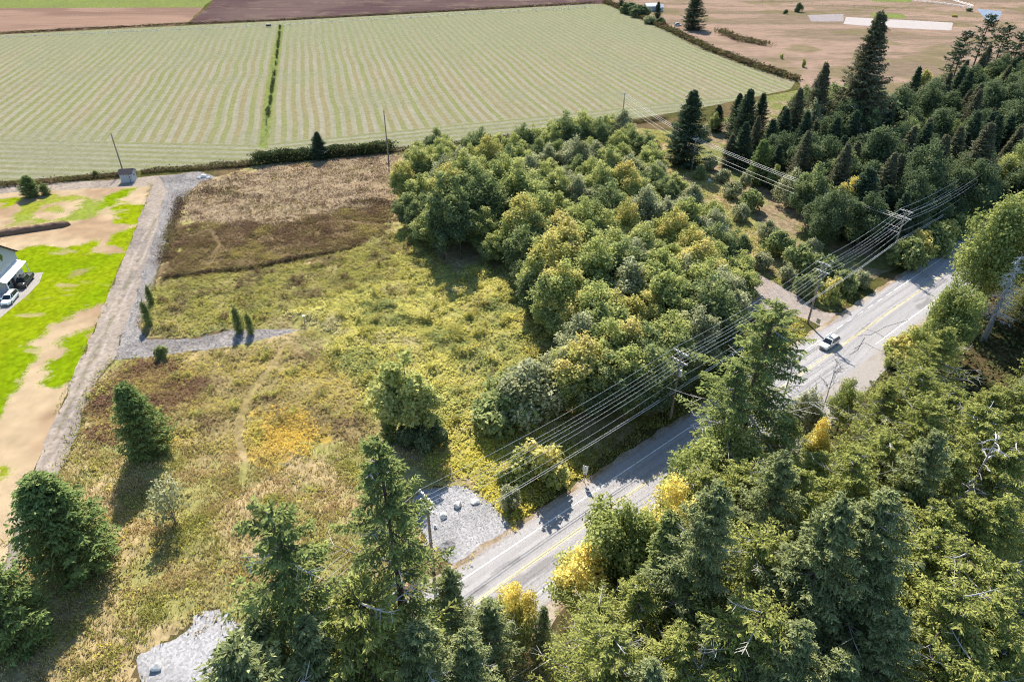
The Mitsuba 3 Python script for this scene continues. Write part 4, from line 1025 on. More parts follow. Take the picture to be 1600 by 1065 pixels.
# trees and shrubs one by one: base pixel worked out beforehand as x, y, height
SINGLE = [
    (-52.6, 73.6, 12.8, 'spruce', 'spruce_tree', 'lone dark conical spruce standing in the left clearing', 'tree', 1.0),
    (-51.9, 54.4, 14.7, 'spruce', 'spruce_tree', 'big bushy spruce at the left beside the sandy track', 'tree', 1.25),
    (-53.3, 44.0, 13.2, 'spruce', 'spruce_tree', 'dark spruce cut off by the left edge of the photo', 'tree', 1.1),
    (-58.2, 203.9, 8.2, 'blackfir', 'fir_tree', 'small dark fir in the hedgerow below the hay field', 'tree', 1.19),
    (-127.9, 173.2, 5.8, 'spruce', 'spruce_tree', 'dark little spruce by the track at the far left', 'tree', 1.2),
    (-124.8, 174.5, 3.2, 'sapling', 'sapling_tree', 'tiny dark conifer just right of the little spruce at far left', 'sapling', 1.5),
    (-118.6, 188.3, 1.9, 'sapling', 'sapling_tree', 'tiny conifer on the track edge left of the white shed', 'sapling', 1.2),
    (-71.1, 116.4, 4.3, 'sapling', 'sapling_tree', 'upper sapling of the two beside the gravel lane', 'sapling', 0.62),
    (-68.1, 108.5, 5.5, 'sapling', 'sapling_tree', 'lower sapling of the two beside the gravel lane', 'sapling', 0.62),
    (-50.2, 105.9, 5.7, 'sapling', 'sapling_tree', 'left conifer sapling at the end of the gravel spur', 'sapling', 0.62),
    (-48.0, 105.4, 4.7, 'sapling', 'sapling_tree', 'right conifer sapling at the end of the gravel spur', 'sapling', 0.62),
    (-60.8, 97.6, 2.7, 'bush', 'shrub', 'small green shrub on the near edge of the gravel spur', 'shrub', 0.6),
    (-43.3, 60.4, 7.8, 'sparse', 'shrub', 'sparse twiggy grey green bush right of the big bushy spruce', 'shrub', 0.6),
    (-17.4, 77.5, 13.4, 'airy', 'young_tree', 'leftmost pale young tree of the clump in mid clearing', 'tree', 1.1),
    (-14.9, 76.4, 16.1, 'airy', 'young_tree', 'tallest pale young tree of the clump in mid clearing', 'tree', 1.0),
    (-12.6, 76.1, 12.3, 'airy', 'young_tree', 'rightmost pale young tree of the clump in mid clearing', 'tree', 1.0),
    (-18.0, 75.8, 7.2, 'spruce', 'spruce_tree', 'small dark spruce under the pale young trees', 'tree', 0.55),
    (-14.8, 75.0, 4.4, 'darkbush', 'shrub', 'dark bush at the foot of the pale young trees, in the middle', 'shrub', 0.75),
    (-11.9, 75.2, 5.0, 'darkbush', 'shrub', 'dark bush at the right foot of the pale young trees', 'shrub', 0.75),
    (2.4, 82.0, 10.9, 'willow', 'willow_bush', 'big pale grey green willow bush at the front of the grove', 'bush', 1.0),
    (-0.5, 81.2, 6.8, 'bush', 'shrub', 'green bush at the left foot of the pale willow bush', 'shrub', 1.2),
    (3.5, 68.0, 6.4, 'goldbush', 'shrub', 'large golden shrub beneath the power lines beside the road', 'shrub', 0.85),
    (-0.4, 68.4, 3.1, 'goldbush', 'shrub', 'smaller golden shrub left of the large golden shrub', 'shrub', 0.8),
    (-0.3, 63.3, 3.5, 'greybush', 'shrub', 'small grey green bush on the verge right of the gravel pad', 'shrub', 0.6),
    (-16.0, 83.5, 1.9, 'bush', 'shrub', 'small green shrub left of the young tree clump', 'shrub', 0.5),
    (106.0, 436.5, 19.6, 'blackfir', 'fir_tree', 'broad dark fir standing alone at the top in the tan pasture', 'tree', 1.75),
    (75.0, 517.2, 15.7, 'blackfir', 'fir_tree', 'dark trunked tree at the top left of the white roofed farmhouse', 'tree', 0.7),
    (79.4, 496.7, 6.5, 'darkbush', 'shrub', 'dark bush left of the white roofed farmhouse', 'shrub', 1.8),
    (82.8, 485.6, 6.8, 'darkbush', 'shrub', 'dark bush in front of the white roofed farmhouse', 'shrub', 1.6),
    (92.3, 475.0, 9.9, 'blackfir', 'fir_tree', 'narrow dark fir beside the white roofed farmhouse', 'tree', 0.98),
    (84.3, 457.5, 4.7, 'greybush', 'shrub', 'pale round bush below the farmhouse at the field edge', 'shrub', 1.3),
    (90.6, 452.6, 3.9, 'darkbush', 'shrub', 'dark bush at the field edge right of the pale round bush', 'shrub', 1.3),
    (192.4, 505.3, 5.4, 'darkbush', 'shrub', 'bare dark shrub in the far pasture at the top', 'shrub', 0.7),
    (181.2, 496.7, 2.7, 'darkbush', 'shrub', 'small round dark bush in the far pasture', 'shrub', 0.8),
    (285.8, 482.9, 1.5, 'goldbush', 'shrub', 'low rounded bush right of the pale riding arena', 'shrub', 1.3),
    (309.4, 508.2, 2.0, 'darkbush', 'shrub', 'dark bushes at the end of the white fence', 'shrub', 1.4),
    (130.9, 352.0, 2.3, 'goldbush', 'shrub', 'little yellow shrub at the right corner of the hay field', 'shrub', 0.6),
    (134.6, 333.3, 3.6, 'goldbush', 'shrub', 'thin orange shrub right of the hay field corner', 'shrub', 0.5),
    (172.6, 298.3, 6.4, 'goldbush', 'young_tree', 'thin yellow sapling in the tan pasture', 'tree', 0.6),
    (84.7, 181.2, 9.0, 'maple', 'maple_tree', 'small maple behind the side power line', 'tree', 0.8),
    (50.8, 198.1, 21.6, 'blackfir', 'fir_tree', 'dark fir with ragged flat top at the edge of the hay field', 'tree', 1.4),
    (72.6, 224.5, 14.3, 'blackfir', 'fir_tree', 'left fir of the dark trio by the hay field edge', 'tree', 0.98),
    (73.2, 216.4, 17.5, 'blackfir', 'fir_tree', 'middle and tallest fir of the dark trio by the hay field', 'tree', 1.26),
    (78.5, 220.4, 15.3, 'blackfir', 'fir_tree', 'right fir of the dark trio by the hay field edge', 'tree', 0.98),
    (69.0, 232.4, 8.7, 'blackfir', 'fir_tree', 'small dark fir behind the yellow green bush', 'tree', 1.12),
    (67.7, 230.2, 7.4, 'yellow', 'young_tree', 'yellow green bush tree between ragged fir and dark trio', 'tree', 0.6),
    (63.9, 197.0, 9.5, 'cedar', 'cedar_tree', 'small brownish cedar below the dark trio of firs', 'tree', 0.98),
    (66.6, 195.9, 13.4, 'blackfir', 'fir_tree', 'dark fir right behind the small brownish cedar', 'tree', 1.12),
    (67.6, 182.2, 12.5, 'spruce', 'spruce_tree', 'bright dark green spruce in front of the fir belt', 'tree', 1.0),
    (71.4, 180.2, 11.7, 'blackfir', 'fir_tree', 'dark fir at the right of the bright spruce', 'tree', 0.98),
    (74.3, 197.0, 13.8, 'blackfir', 'fir_tree', 'dark fir behind the bright spruce', 'tree', 1.12),
    (71.1, 199.8, 14.1, 'cedar', 'cedar_tree', 'dark cedar left of the fir behind the bright spruce', 'tree', 0.84),
    (80.2, 202.7, 15.2, 'blackfir', 'fir_tree', 'dark fir left of the brown cedar pair', 'tree', 1.12),
    (85.1, 207.5, 20.0, 'cedar', 'cedar_tree', 'left cedar of the brown pair', 'tree', 1.05),
    (91.6, 210.0, 26.4, 'cedar', 'cedar_tree', 'right and taller cedar of the brown pair', 'tree', 1.12),
    (89.4, 206.9, 17.8, 'grey', 'broadleaf_tree', 'pale grey leaved tree in front of the brown cedar pair', 'tree', 0.8),
    (102.7, 206.9, 40.3, 'cedar', 'cedar_tree', 'very tall ragged cedar rising far above the others', 'tree', 1.26),
    (102.4, 210.0, 24.6, 'cedar', 'cedar_tree', 'brown green cedar leaning on the left of the very tall cedar', 'tree', 1.4),
    (105.9, 225.2, 15.3, 'bush', 'broadleaf_tree', 'round green tree left of the very tall cedar', 'tree', 1.0),
    (121.8, 220.4, 18.7, 'oak', 'oak_tree', 'round dark broadleaf tree right of the very tall cedar', 'tree', 0.85),
    (134.1, 236.2, 20.0, 'blackfir', 'fir_tree', 'thin dark fir behind the round dark broadleaf tree', 'tree', 0.84),
    (114.1, 213.8, 16.1, 'darkbush', 'broadleaf_tree', 'dark tree between very tall cedar and round dark tree', 'tree', 0.9),
    (70.4, 140.2, 15.7, 'oak', 'oak_tree', 'dark green broadleaf tree standing above the bramble bank', 'tree', 0.8),
    (79.5, 147.0, 17.0, 'blackfir', 'fir_tree', 'big black green fir above the bramble bank', 'tree', 1.54),
    (77.1, 148.4, 14.5, 'goldmaple', 'maple_tree', 'orange tinged maple between dark tree and black fir', 'tree', 0.6),
    (85.3, 147.7, 12.6, 'blackfir', 'fir_tree', 'black green fir right of the big black fir', 'tree', 1.26),
    (90.4, 147.0, 17.5, 'oak', 'oak_tree', 'dark tree behind the roadside pole', 'tree', 0.8),
    (96.3, 154.4, 21.4, 'oak', 'oak_tree', 'dark green tree uphill of the roadside pole', 'tree', 0.8),
    (103.3, 161.1, 20.1, 'cedar', 'cedar_tree', 'brown cedar in the dark belt above the road', 'tree', 1.12),
    (109.3, 161.1, 15.5, 'oak', 'oak_tree', 'dark tree just left of the far roadside pole', 'tree', 0.7),
    (113.9, 163.1, 22.5, 'cedar', 'cedar_tree', 'dull cedar above the far roadside pole', 'tree', 1.26),
    (74.0, 161.1, 12.1, 'grey', 'broadleaf_tree', 'silvery tree beyond the side power line', 'tree', 0.9),
    (71.3, 166.5, 10.2, 'willow', 'willow_bush', 'grey willow under the side power line', 'bush', 0.7),
    (70.2, 176.4, 8.0, 'yellow', 'broadleaf_tree', 'yellow green tree by the side line wires', 'tree', 0.7),
    (62.6, 176.4, 6.8, 'grey', 'broadleaf_tree', 'small grey green tree near the second side line pole', 'tree', 0.6),
    (126.9, 168.2, 16.1, 'bigmaple', 'maple_tree', 'big leafy maple at the right edge beyond the road', 'tree', 0.8),
    (67.4, 97.2, 4.3, 'goldbush', 'shrub', 'golden shrub at the corner of the pavement', 'shrub', 1.0),
    (71.3, 100.6, 4.4, 'goldbush', 'shrub', 'yellow bush behind the golden shrub at the pavement corner', 'shrub', 0.9),
    (65.1, 94.7, 3.3, 'goldbush', 'shrub', 'low yellow bush in front of the golden shrub at the pavement corner', 'shrub', 0.8),
    (52.2, 218.4, 5.5, 'grey', 'young_tree', 'small grey green tree left of the ragged topped fir', 'tree', 0.6)]
for x, y, h, kind, nm, lab, ct, wd in SINGLE:
    plant(nm, lab, ct, x, y, h, kind, wd)

UP = [
    (125.5, 213.5, 12.0, 'maple'),
    (129.8, 207.9, 11.0, 'green'),
    (105.4, 182.4, 10.0, 'grey'),
    (98.6, 181.1, 9.0, 'grey'),
    (107.1, 171.9, 12.0, 'grey'),
    (116.2, 177.7, 16.0, 'cedar'),
    (129.9, 194.1, 13.0, 'green'),
    (138.9, 200.0, 15.0, 'cedar'),
    (128.6, 175.6, 15.0, 'cedar'),
    (118.0, 173.9, 10.0, 'maple'),
    (151.2, 249.7, 16.0, 'oak'),
    (147.7, 246.6, 12.0, 'oak'),
    (164.2, 254.8, 16.0, 'oak'),
    (158.4, 232.5, 16.0, 'oak'),
    (154.1, 214.2, 16.0, 'oak'),
    (178.4, 292.4, 18.0, 'pine'),
    (191.2, 309.7, 20.0, 'pine'),
    (208.1, 324.9, 22.0, 'pine'),
    (198.6, 296.8, 22.0, 'pine'),
    (200.3, 289.4, 22.0, 'pine'),
    (177.2, 272.8, 18.0, 'cedar'),
    (176.3, 255.5, 18.0, 'cedar'),
    (173.2, 240.1, 18.0, 'oak'),
    (149.6, 222.4, 14.0, 'oak'),
    (141.2, 197.0, 14.0, 'oak'),
    (132.7, 173.7, 18.0, 'oak'),
    (92.8, 151.9, 11.0, 'green'),
    (99.5, 155.5, 12.0, 'dark'),
    (93.4, 162.8, 11.0, 'dark'),
    (90.8, 175.9, 9.0, 'grey'),
    (102.5, 205.1, 8.0, 'grey'),
    (100.5, 150.5, 10.0, 'dark'),
    (122.4, 177.1, 12.0, 'dark'),
    (138.4, 186.6, 16.0, 'cedar'),
    (150.9, 197.7, 20.0, 'oak'),
    (127.2, 158.2, 18.0, 'oak')]
UPP = Polygon([(76.5, 205.7), (95.6, 232.4), (108.4, 216.4), (133.6, 230.2), (178.1, 280.1), (220.7, 290.6), (136.8, 163.1), (117.0, 159.9), (91.1, 142.9), (79.3, 139.2), (70.1, 136.0), (71.2, 157.1), (70.8, 181.2)])
OPEN = [np.array(q) for q in ((149.77, 253.95), (106.85, 232.44), (123.61, 220.41))]
for p in scatter(UPP, 0.3, FILL_R):
    if min(math.hypot(p[0] - r[0], p[1] - r[1]) for r in UP + SINGLE) > 5.0 and min(np.linalg.norm(p - q) for q in OPEN) > 9:
        UP.append((p[0], p[1], FILL_R.uniform(10, 19), ('oak', 'blackfir', 'dark', 'oak', 'cedar', 'blackfir')[int(FILL_R.integers(6))]))
UWD = {'blackfir': 'black green fir', 'maple': 'bright green maple', 'green': 'green leafy tree', 'grey': 'silvery grey tree', 'cedar': 'brownish cedar', 'oak': 'dark round tree', 'pine': 'layered dark pine', 'dark': 'dark leafy tree'}
rows_with_ordinals(UP, UWD, [(150, 'lower edge'), (180, 'middle'), (215, 'upper part'), (1e9, 'top')], 'the upper belt', lambda k: {'maple': 'maple_tree', 'cedar': 'cedar_tree', 'oak': 'oak_tree', 'pine': 'pine_tree', 'blackfir': 'fir_tree'}.get(k, 'broadleaf_tree'), lambda k: 'tree', lambda k: 'trees of the dark belt at upper right')

RIGHT = [
    (30.0, 66.8, 29.6, 'fir', 'fir_tree', 'tall fir rising in front of the road right of the middle', 1.6),
    (25.6, 61.9, 24.0, 'fir', 'fir_tree', 'shorter fir leaning against the tall fir on its left, over the road', 1.2),
    (-9.5, 34.5, 36.6, 'fir', 'fir_tree', 'tall ragged topped fir at bottom left of the road', 1.0),
    (-15.0, 29.9, 36.1, 'fir', 'fir_tree', 'tall fir at the bottom left, left of the ragged topped one', 1.1),
    (-5.1, 35.5, 22.2, 'bluefir', 'fir_tree', 'dense dark fir at the bottom beside the road end', 0.75),
    (14.1, 42.5, 22.0, 'slender', 'fir_tree', 'slender dark spire fir at bottom centre', 1.0),
    (8.2, 46.7, 12.8, 'goldmaple', 'maple_tree', 'golden yellow maple overhanging the near road', 0.95),
    (11.5, 48.8, 16.4, 'maple', 'maple_tree', 'pale green maple behind the golden maple at the road', 0.85),
    (0.3, 41.4, 13.1, 'goldmaple', 'maple_tree', 'small golden maple at the road end, bottom centre', 0.55),
    (22.3, 57.1, 16.5, 'maple', 'maple_tree', 'light green maple by the road above the spire fir', 0.85),
    (25.3, 59.7, 18.5, 'maple', 'maple_tree', 'light green maple at the foot of the tall middle fir', 0.6),
    (17.1, 50.2, 18.0, 'goldmaple', 'maple_tree', 'yellow green maple with pale leaves right of the near road', 0.6),
    (3.0, 39.7, 12.2, 'bluefir', 'fir_tree', 'young blue green fir at the bottom next to the golden maple', 0.5),
    (48.4, 77.6, 10.6, 'maple', 'maple_tree', 'bright green maple below the car', 0.6),
    (49.7, 72.2, 10.1, 'maple', 'maple_tree', 'vivid green maple in the middle of the right forest', 0.6),
    (74.8, 101.0, 14.3, 'maple', 'maple_tree', 'light maple by the road opposite the tree shadows', 0.6),
    (69.4, 95.2, 9.3, 'maple', 'maple_tree', 'light green maple right of the pavement corner', 0.7),
    (72.6, 95.2, 15.9, 'maple', 'maple_tree', 'light maple in the second row right of the road', 0.8),
    (90.8, 114.3, 12.5, 'maple', 'maple_tree', 'light green maple at the right where the road disappears', 0.7),
    (87.1, 111.3, 25.1, 'maple', 'maple_tree', 'tall maple hiding the far end of the road at the right edge', 0.75),
    (41.5, 74.5, 11.9, 'grey', 'broadleaf_tree', 'grey green tree by the road below the car', 0.7),
    (40.8, 68.7, 11.0, 'goldmaple', 'maple_tree', 'orange yellow maple in the forest below the car', 0.5)]
for x, y, h, kind, nm, lab, wd in RIGHT:
    plant(nm, lab, 'shrub' if nm == 'shrub' else 'tree', x, y, h, kind, wd)

CANOPY = [
    (17.0, 39.7, 27.0, 'bluefir'),
    (25.1, 46.1, 26.0, 'bluefir'),
    (41.2, 50.4, 27.0, 'bluefir'),
    (21.2, 39.6, 20.0, 'olivefir'),
    (16.5, 39.9, 18.0, 'olivefir'),
    (11.4, 39.3, 17.0, 'olivefir'),
    (7.9, 38.0, 16.0, 'olivefir'),
    (8.2, 32.4, 18.0, 'olivefir'),
    (10.4, 30.2, 18.0, 'bluefir'),
    (16.3, 33.3, 20.0, 'bluefir'),
    (19.4, 32.6, 21.0, 'olivefir'),
    (13.5, 33.2, 18.0, 'olivefir'),
    (-2.3, 37.4, 15.0, 'bluefir'),
    (-3.8, 29.8, 22.0, 'bluefir'),
    (-7.1, 28.0, 24.0, 'bluefir'),
    (-10.8, 29.7, 26.0, 'olivefir'),
    (-14.1, 26.7, 26.0, 'bluefir'),
    (-17.4, 27.8, 30.0, 'bluefir'),
    (-16.4, 22.9, 32.0, 'bluefir'),
    (24.6, 35.5, 30.0, 'bluefir'),
    (27.6, 35.9, 31.0, 'bluefir'),
    (24.3, 37.8, 23.0, 'bluefir'),
    (22.2, 36.4, 22.0, 'bluefir'),
    (24.6, 33.9, 24.0, 'bluefir'),
    (28.6, 35.1, 24.0, 'bluefir'),
    (28.9, 30.5, 24.0, 'bluefir'),
    (24.5, 29.0, 24.0, 'bluefir'),
    (21.6, 30.2, 23.0, 'bluefir'),
    (33.2, 62.7, 17.0, 'olivefir'),
    (34.1, 55.9, 18.0, 'olivefir'),
    (28.4, 49.0, 20.0, 'olivefir'),
    (34.9, 50.8, 20.0, 'olivefir'),
    (40.2, 54.7, 20.0, 'olivefir'),
    (40.5, 49.8, 21.0, 'olivefir'),
    (46.5, 59.0, 20.0, 'olivefir'),
    (45.5, 51.5, 22.0, 'olivefir'),
    (50.7, 56.5, 22.0, 'olivefir'),
    (51.2, 52.4, 22.0, 'olivefir'),
    (55.2, 67.6, 18.0, 'olivefir'),
    (52.4, 70.3, 16.0, 'olivefir'),
    (59.9, 67.6, 18.0, 'olivefir'),
    (40.0, 43.7, 22.0, 'olivefir'),
    (43.8, 45.3, 22.0, 'olivefir'),
    (46.3, 44.5, 22.0, 'olivefir'),
    (35.8, 40.0, 22.0, 'olivefir'),
    (38.0, 38.0, 22.0, 'olivefir'),
    (42.1, 38.6, 22.0, 'olivefir'),
    (34.7, 33.0, 22.0, 'olivefir'),
    (38.1, 33.6, 22.0, 'olivefir'),
    (38.3, 31.1, 20.0, 'olivefir'),
    (34.5, 29.5, 20.0, 'olivefir'),
    (24.3, 51.1, 18.0, 'olivefir'),
    (27.5, 58.2, 16.0, 'olivefir'),
    (20.5, 53.1, 16.0, 'olivefir'),
    (21.8, 46.7, 18.0, 'bluefir'),
    (48.6, 70.3, 15.0, 'olivefir'),
    (60.5, 79.3, 16.0, 'olivefir'),
    (63.0, 66.3, 18.0, 'olivefir')]
SNAG, BARE = [
    (85.5, 103.4, 17.3),
    (4.7, 34.7, 14.0)]
FL = Polygon([RD(-25, 15), RD(120, 13), RD(120, 62), RD(-25, 62)])
for p in scatter(FL, 0.35, FILL_R):
    if p[1] > 22 and abs(p[0]) < p[1] * 1.1 and min(math.hypot(p[0] - r[0], p[1] - r[1]) for r in CANOPY + RIGHT) > 4.9 and p[0] > -5 and math.hypot(p[0] - SNAG[0], p[1] - SNAG[1]) > 9 and math.hypot(p[0] - BARE[0], p[1] - BARE[1]) > 7:
        s_, q_ = float((p - R_O) @ R_D), float((p - R_O) @ R_N)
        if (q_ < 30 and 45 < s_ < 105) or q_ < 19:
            continue
        CANOPY.append((p[0], p[1], FILL_R.uniform(8, 11) if q_ < 22 else FILL_R.uniform(9, 15), ('olivefir', 'bluefir', 'olivefir', 'green', 'olivefir', 'maple')[int(FILL_R.integers(6))]))
CW = {'olivefir': 'olive green conifer', 'bluefir': 'blue green fir', 'green': 'green broadleaf tree', 'maple': 'light green maple'}
rows_with_ordinals(CANOPY, CW, [(30, 'lowest rows'), (42, 'near rows'), (55, 'middle rows'), (70, 'upper rows'), (1e9, 'top rows')], 'the right forest', lambda k: {'green': 'broadleaf_tree', 'maple': 'maple_tree', 'bluefir': 'fir_tree'}.get(k, 'conifer_tree'), lambda k: 'tree', lambda k: 'trees of the forest right of the road')

# shrubs on the bramble bank right of the driveway and along the far verge
BANK = [
    (58.7, 137.6, 5.9, 'bush'),
    (60.9, 129.9, 6.0, 'bush'),
    (64.7, 125.6, 5.9, 'bush'),
    (57.3, 125.6, 3.7, 'greybush'),
    (59.0, 119.7, 4.4, 'bush'),
    (63.1, 117.6, 4.3, 'goldbush'),
    (67.7, 121.5, 5.1, 'bush'),
    (71.3, 123.4, 3.4, 'greybush'),
    (59.2, 146.0, 5.6, 'willow'),
    (65.9, 136.0, 5.4, 'willow'),
    (53.4, 131.4, 3.8, 'greybush'),
    (84.8, 132.0, 6.5, 'bush'),
    (89.5, 136.0, 7.2, 'goldbush'),
    (93.9, 139.2, 7.0, 'bush'),
    (98.4, 142.5, 6.3, 'goldbush'),
    (87.9, 142.5, 5.5, 'greybush'),
    (94.6, 146.0, 6.4, 'willow'),
    (104.1, 147.0, 5.9, 'bush'),
    (112.0, 157.1, 5.8, 'goldbush'),
    (57.7, 194.2, 4.7, 'greybush'),
    (58.7, 183.7, 4.2, 'greybush'),
    (58.1, 171.8, 4.4, 'greybush'),
    (60.6, 163.1, 5.1, 'bush'),
    (56.5, 157.1, 4.2, 'greybush'),
    (52.6, 186.2, 3.3, 'bush'),
    (71.0, 208.8, 5.0, 'greybush'),
    (63.1, 225.2, 4.2, 'greybush'),
    (80.0, 183.7, 4.9, 'darkbush'),
    (74.8, 174.1, 5.3, 'bush'),
    (86.1, 183.7, 5.5, 'greybush')]
BANK = [(*r, 0.78) for r in BANK]
BW = {'bush': 'green bush', 'greybush': 'grey green bush', 'goldbush': 'yellow tinted bush', 'willow': 'pale willow bush'}
BW['darkbush'] = 'dark bush'
rows_with_ordinals(BANK, BW, [(135, 'lower part'), (165, 'middle'), (1e9, 'upper part')], 'the driveway bank', lambda k: 'willow_bush' if k == 'willow' else 'shrub', lambda k: 'bush', lambda k: 'bushes of the bank')

UNDER = np.random.default_rng(5)
m = MB()
fl = scatter(Polygon([RD(-30, 12), RD(150, 12), RD(150, 70), RD(-30, 70)]), 3.0, UNDER)
fl = fl[fl[:, 1] > 5]
n = len(fl)
nn = nrm(np.c_[UNDER.normal(0, 0.5, (n, 2)), np.ones(n)]); e = nrm(np.cross(nn, UNDER.normal(size=(n, 3))))
s = UNDER.uniform(0.3, 0.7, n)
V, F = rhomb(np.c_[fl, 2.2 * fb(fl, 4, 2) * UNDER.random(n)], e * (s * 0.6)[:, None], np.cross(nn, e) * (s * 0.42)[:, None])
m.add(V, F, np.repeat(pal_pick(A_GRN, UNDER.random(n)), 4, 0))
key = thing('undergrowth', 'green undergrowth below the trees right of the road', 'undergrowth', kind='stuff')
scene[key] = mikit.ply(m.mesh(), 'leaf_bsdf', color=m.col())


def snag(key_name, label, x, y, H, seed, lean, nb, bl, rad=0.35, foliage=False):
    r = np.random.default_rng(seed)
    key = thing(key_name, label, 'dead tree')
    ax = lambda z: np.array([x + lean[0] * z, y + lean[1] * z, z])
    zs = np.linspace(0, H, 10)
    t = MB().add(*tube([ax(z) for z in zs], [rad * (1 - 0.9 * z / H) for z in zs], 8), (0.34, 0.31, 0.30))
    part(key, 'trunk', t.mesh(), 'bark_bsdf', color=t.col())
    b = MB()
    for k in range(nb):
        z = H * r.uniform(0.25, 0.98); a = r.uniform(0, 2 * np.pi); L = bl * r.uniform(0.4, 1.0) * (1.2 - 0.7 * z / H)
        d = np.array([math.cos(a), math.sin(a), r.uniform(-0.35, 0.25)])
        p = ax(z)
        q = p + d * L * 0.5 + [0, 0, 0.1 * L]; e = p + d * L
        b.add(*tube([p, q, e], [0.08, 0.06, 0.03], 4, False), np.array((0.58, 0.56, 0.55)) * r.uniform(0.7, 1.15))
        for j in range(3):
            u = r.uniform(0.4, 0.95); p2 = p + d * L * u
            b.add(*tube([p2, p2 + nrm(d + r.normal(0, 0.7, 3)) * L * 0.3], [0.045, 0.02], 3, False), (0.55, 0.53, 0.52))
    part(key, 'branch', b.mesh(), 'bark_bsdf', color=b.col(), kind='stuff')


(ax1, ay1, ah1), (ax2, ay2, ah2), (ax3, ay3, ah3) = [
    (85.5, 103.4, 17.3),
    (47.8, 51.3, 24.0),
    (34.5, 68.7, 20.2)]
snag('dead_tree', 'tall bare dead tree with white broken branches at the right edge', ax1, ay1, ah1, 3, (0, 0), 110, 3.2, 0.5)
snag('dead_tree', 'short leaning dead trunk low in the right forest', ax2, ay2, ah2, 4, (0.02, 0.0), 40, 3.2, 0.3)
snag('dead_tree', 'half dead leaning tree with dark limbs right of the tall middle fir', ax3, ay3, ah3, 5, (0.02, 0.02), 45, 3.5, 0.3)
for (x, y, h, lab, sd) in [
    (4.7, 34.7, 14.0, 'pale leafless forked tree at the bottom centre of the photo', 1),
    (45.3, 77.7, 14.4, 'bare grey twiggy tree by the pavement below the car', 2),
    (58.8, 83.7, 3.7, 'bare twiggy tree in the upper right forest', 3),
    (15.3, 31.7, 19.0, 'leafless grey tree among the bottom centre conifers', 4)]:
    key = thing('bare_tree', lab, 'tree')
    t = bare_tree(sd, h, 4.0, 14)
    v, f = t.mesh()
    part(key, 'trunk', (v + [x, y, 0], f), 'bark_bsdf', color=t.col())

# ------------------------------------------------------------------ power lines
def pole(p, H, rot, label, arms=(), trans=False, group=None):
    key = thing('utility_pole', label, 'utility pole', group)
    c, s = math.cos(rot), math.sin(rot)
    zs = np.linspace(0, H, 6)
    part(key, 'shaft', tube([[p[0], p[1], z] for z in zs], [0.20 - 0.06 * z / H for z in zs], 10), 'wood', smooth=40)
    for z, w in arms:
        part(key, 'crossarm', box(p[0], p[1], z, w, 0.16, 0.17, rot), 'pale_wood')
        for u in (-0.46, -0.22, 0.22, 0.46):
            part(key, 'insulator', tube([[p[0] + c * u * w, p[1] + s * u * w, z + 0.142], [p[0] + c * u * w, p[1] + s * u * w, z + 0.26], [p[0] + c * u * w, p[1] + s * u * w, z + 0.36]], [0.07, 0.10, 0.05], 8), 'ceramic', smooth=40)
        for u in (-1, 1):
            a = np.array([p[0] + c * u * w * 0.33, p[1] + s * u * w * 0.33, z - 0.01]); b = np.array([p[0], p[1], z - 0.75])
            part(key, 'brace', tube([a, b], 0.03, 5), 'steel')
    if trans:
        d = np.array([c, s]) * 0.42
        part(key, 'transformer', tube([[p[0] + d[0], p[1] + d[1], H - 4.3], [p[0] + d[0], p[1] + d[1], H - 3.3], [p[0] + d[0], p[1] + d[1], H - 3.22]], [0.25, 0.25, 0.18], 12), 'ceramic', smooth=40)
    return key


NROT = math.atan2(R_N[1], R_N[0])
ARMS = [(-0.4, 2.6), (-1.9, 2.8)]
MAIN = [
    (-9.4, 53.1, 13.3),
    (24.4, 81.2, 13.1),
    (55.7, 109.2, 11.7),
    (82.0, 133.2, 12.8),
    (109.8, 156.3, 12.8)]
MAIN_L = ['wooden power pole beside the gravel pad', 'wooden power pole with two crossarms in front of the grove', 'wooden power pole at the driveway mouth', 'wooden power pole on the dark verge beyond the driveway', 'farthest roadside power pole with a transformer, at the right']
d0 = np.array(MAIN[1][:2]) - np.array(MAIN[0][:2])
MP = [np.array(m[:2]) for m in MAIN]
MP = [RD(-47, 5.0)] + MP + [MP[-1] + (MP[-1] - MP[-2])]
HT = 12.8
for k, m in enumerate(MAIN):
    pole(m[:2], HT, NROT, MAIN_L[k], [(HT + a, w) for a, w in ARMS], k in (1, 4), 'poles of the roadside power line')


def span(pts, sag, n=9):
    out = []
    for a, b in zip(pts[:-1], pts[1:]):
        u = np.linspace(0, 1, n)[:, None]
        out.append(a + (b - a) * u - np.array([0, 0, 1.0]) * (4 * sag * u * (1 - u)))
    return np.concatenate(out)


WIRES = [(-1.2, HT - 0.04, 0.9, 'top wire on the left end of the roadside crossarms'), (1.2, HT - 0.04, 0.9, 'top wire on the right end of the roadside crossarms'), (-1.28, HT - 1.55, 1.0, 'second tier wire, leftmost, of the roadside line'),
         (-0.62, HT - 1.55, 1.0, 'second tier wire, inner left, of the roadside line'), (0.62, HT - 1.55, 1.0, 'second tier wire, inner right, of the roadside line'), (1.28, HT - 1.55, 1.0, 'second tier wire, rightmost, of the roadside line'),
         (0.18, HT - 4.8, 1.0, 'upper of the three low cables on the roadside poles'), (0.2, HT - 6.75, 0.4, 'middle of the three low cables on the roadside poles'), (0.22, HT - 7.15, 0.4, 'lowest thick cable on the roadside poles')]
for q, z, sag, lab in WIRES:
    key = thing('overhead_wire', lab, 'wire', 'wires of the roadside power line')
    pts = [np.array([p[0] + R_N[0] * q, p[1] + R_N[1] * q, z]) for p in MP]
    scene[key] = mikit.ply(tube(span(pts, sag), 0.042 if z < HT - 6.5 else 0.026, 4), 'wire_metal_mat')
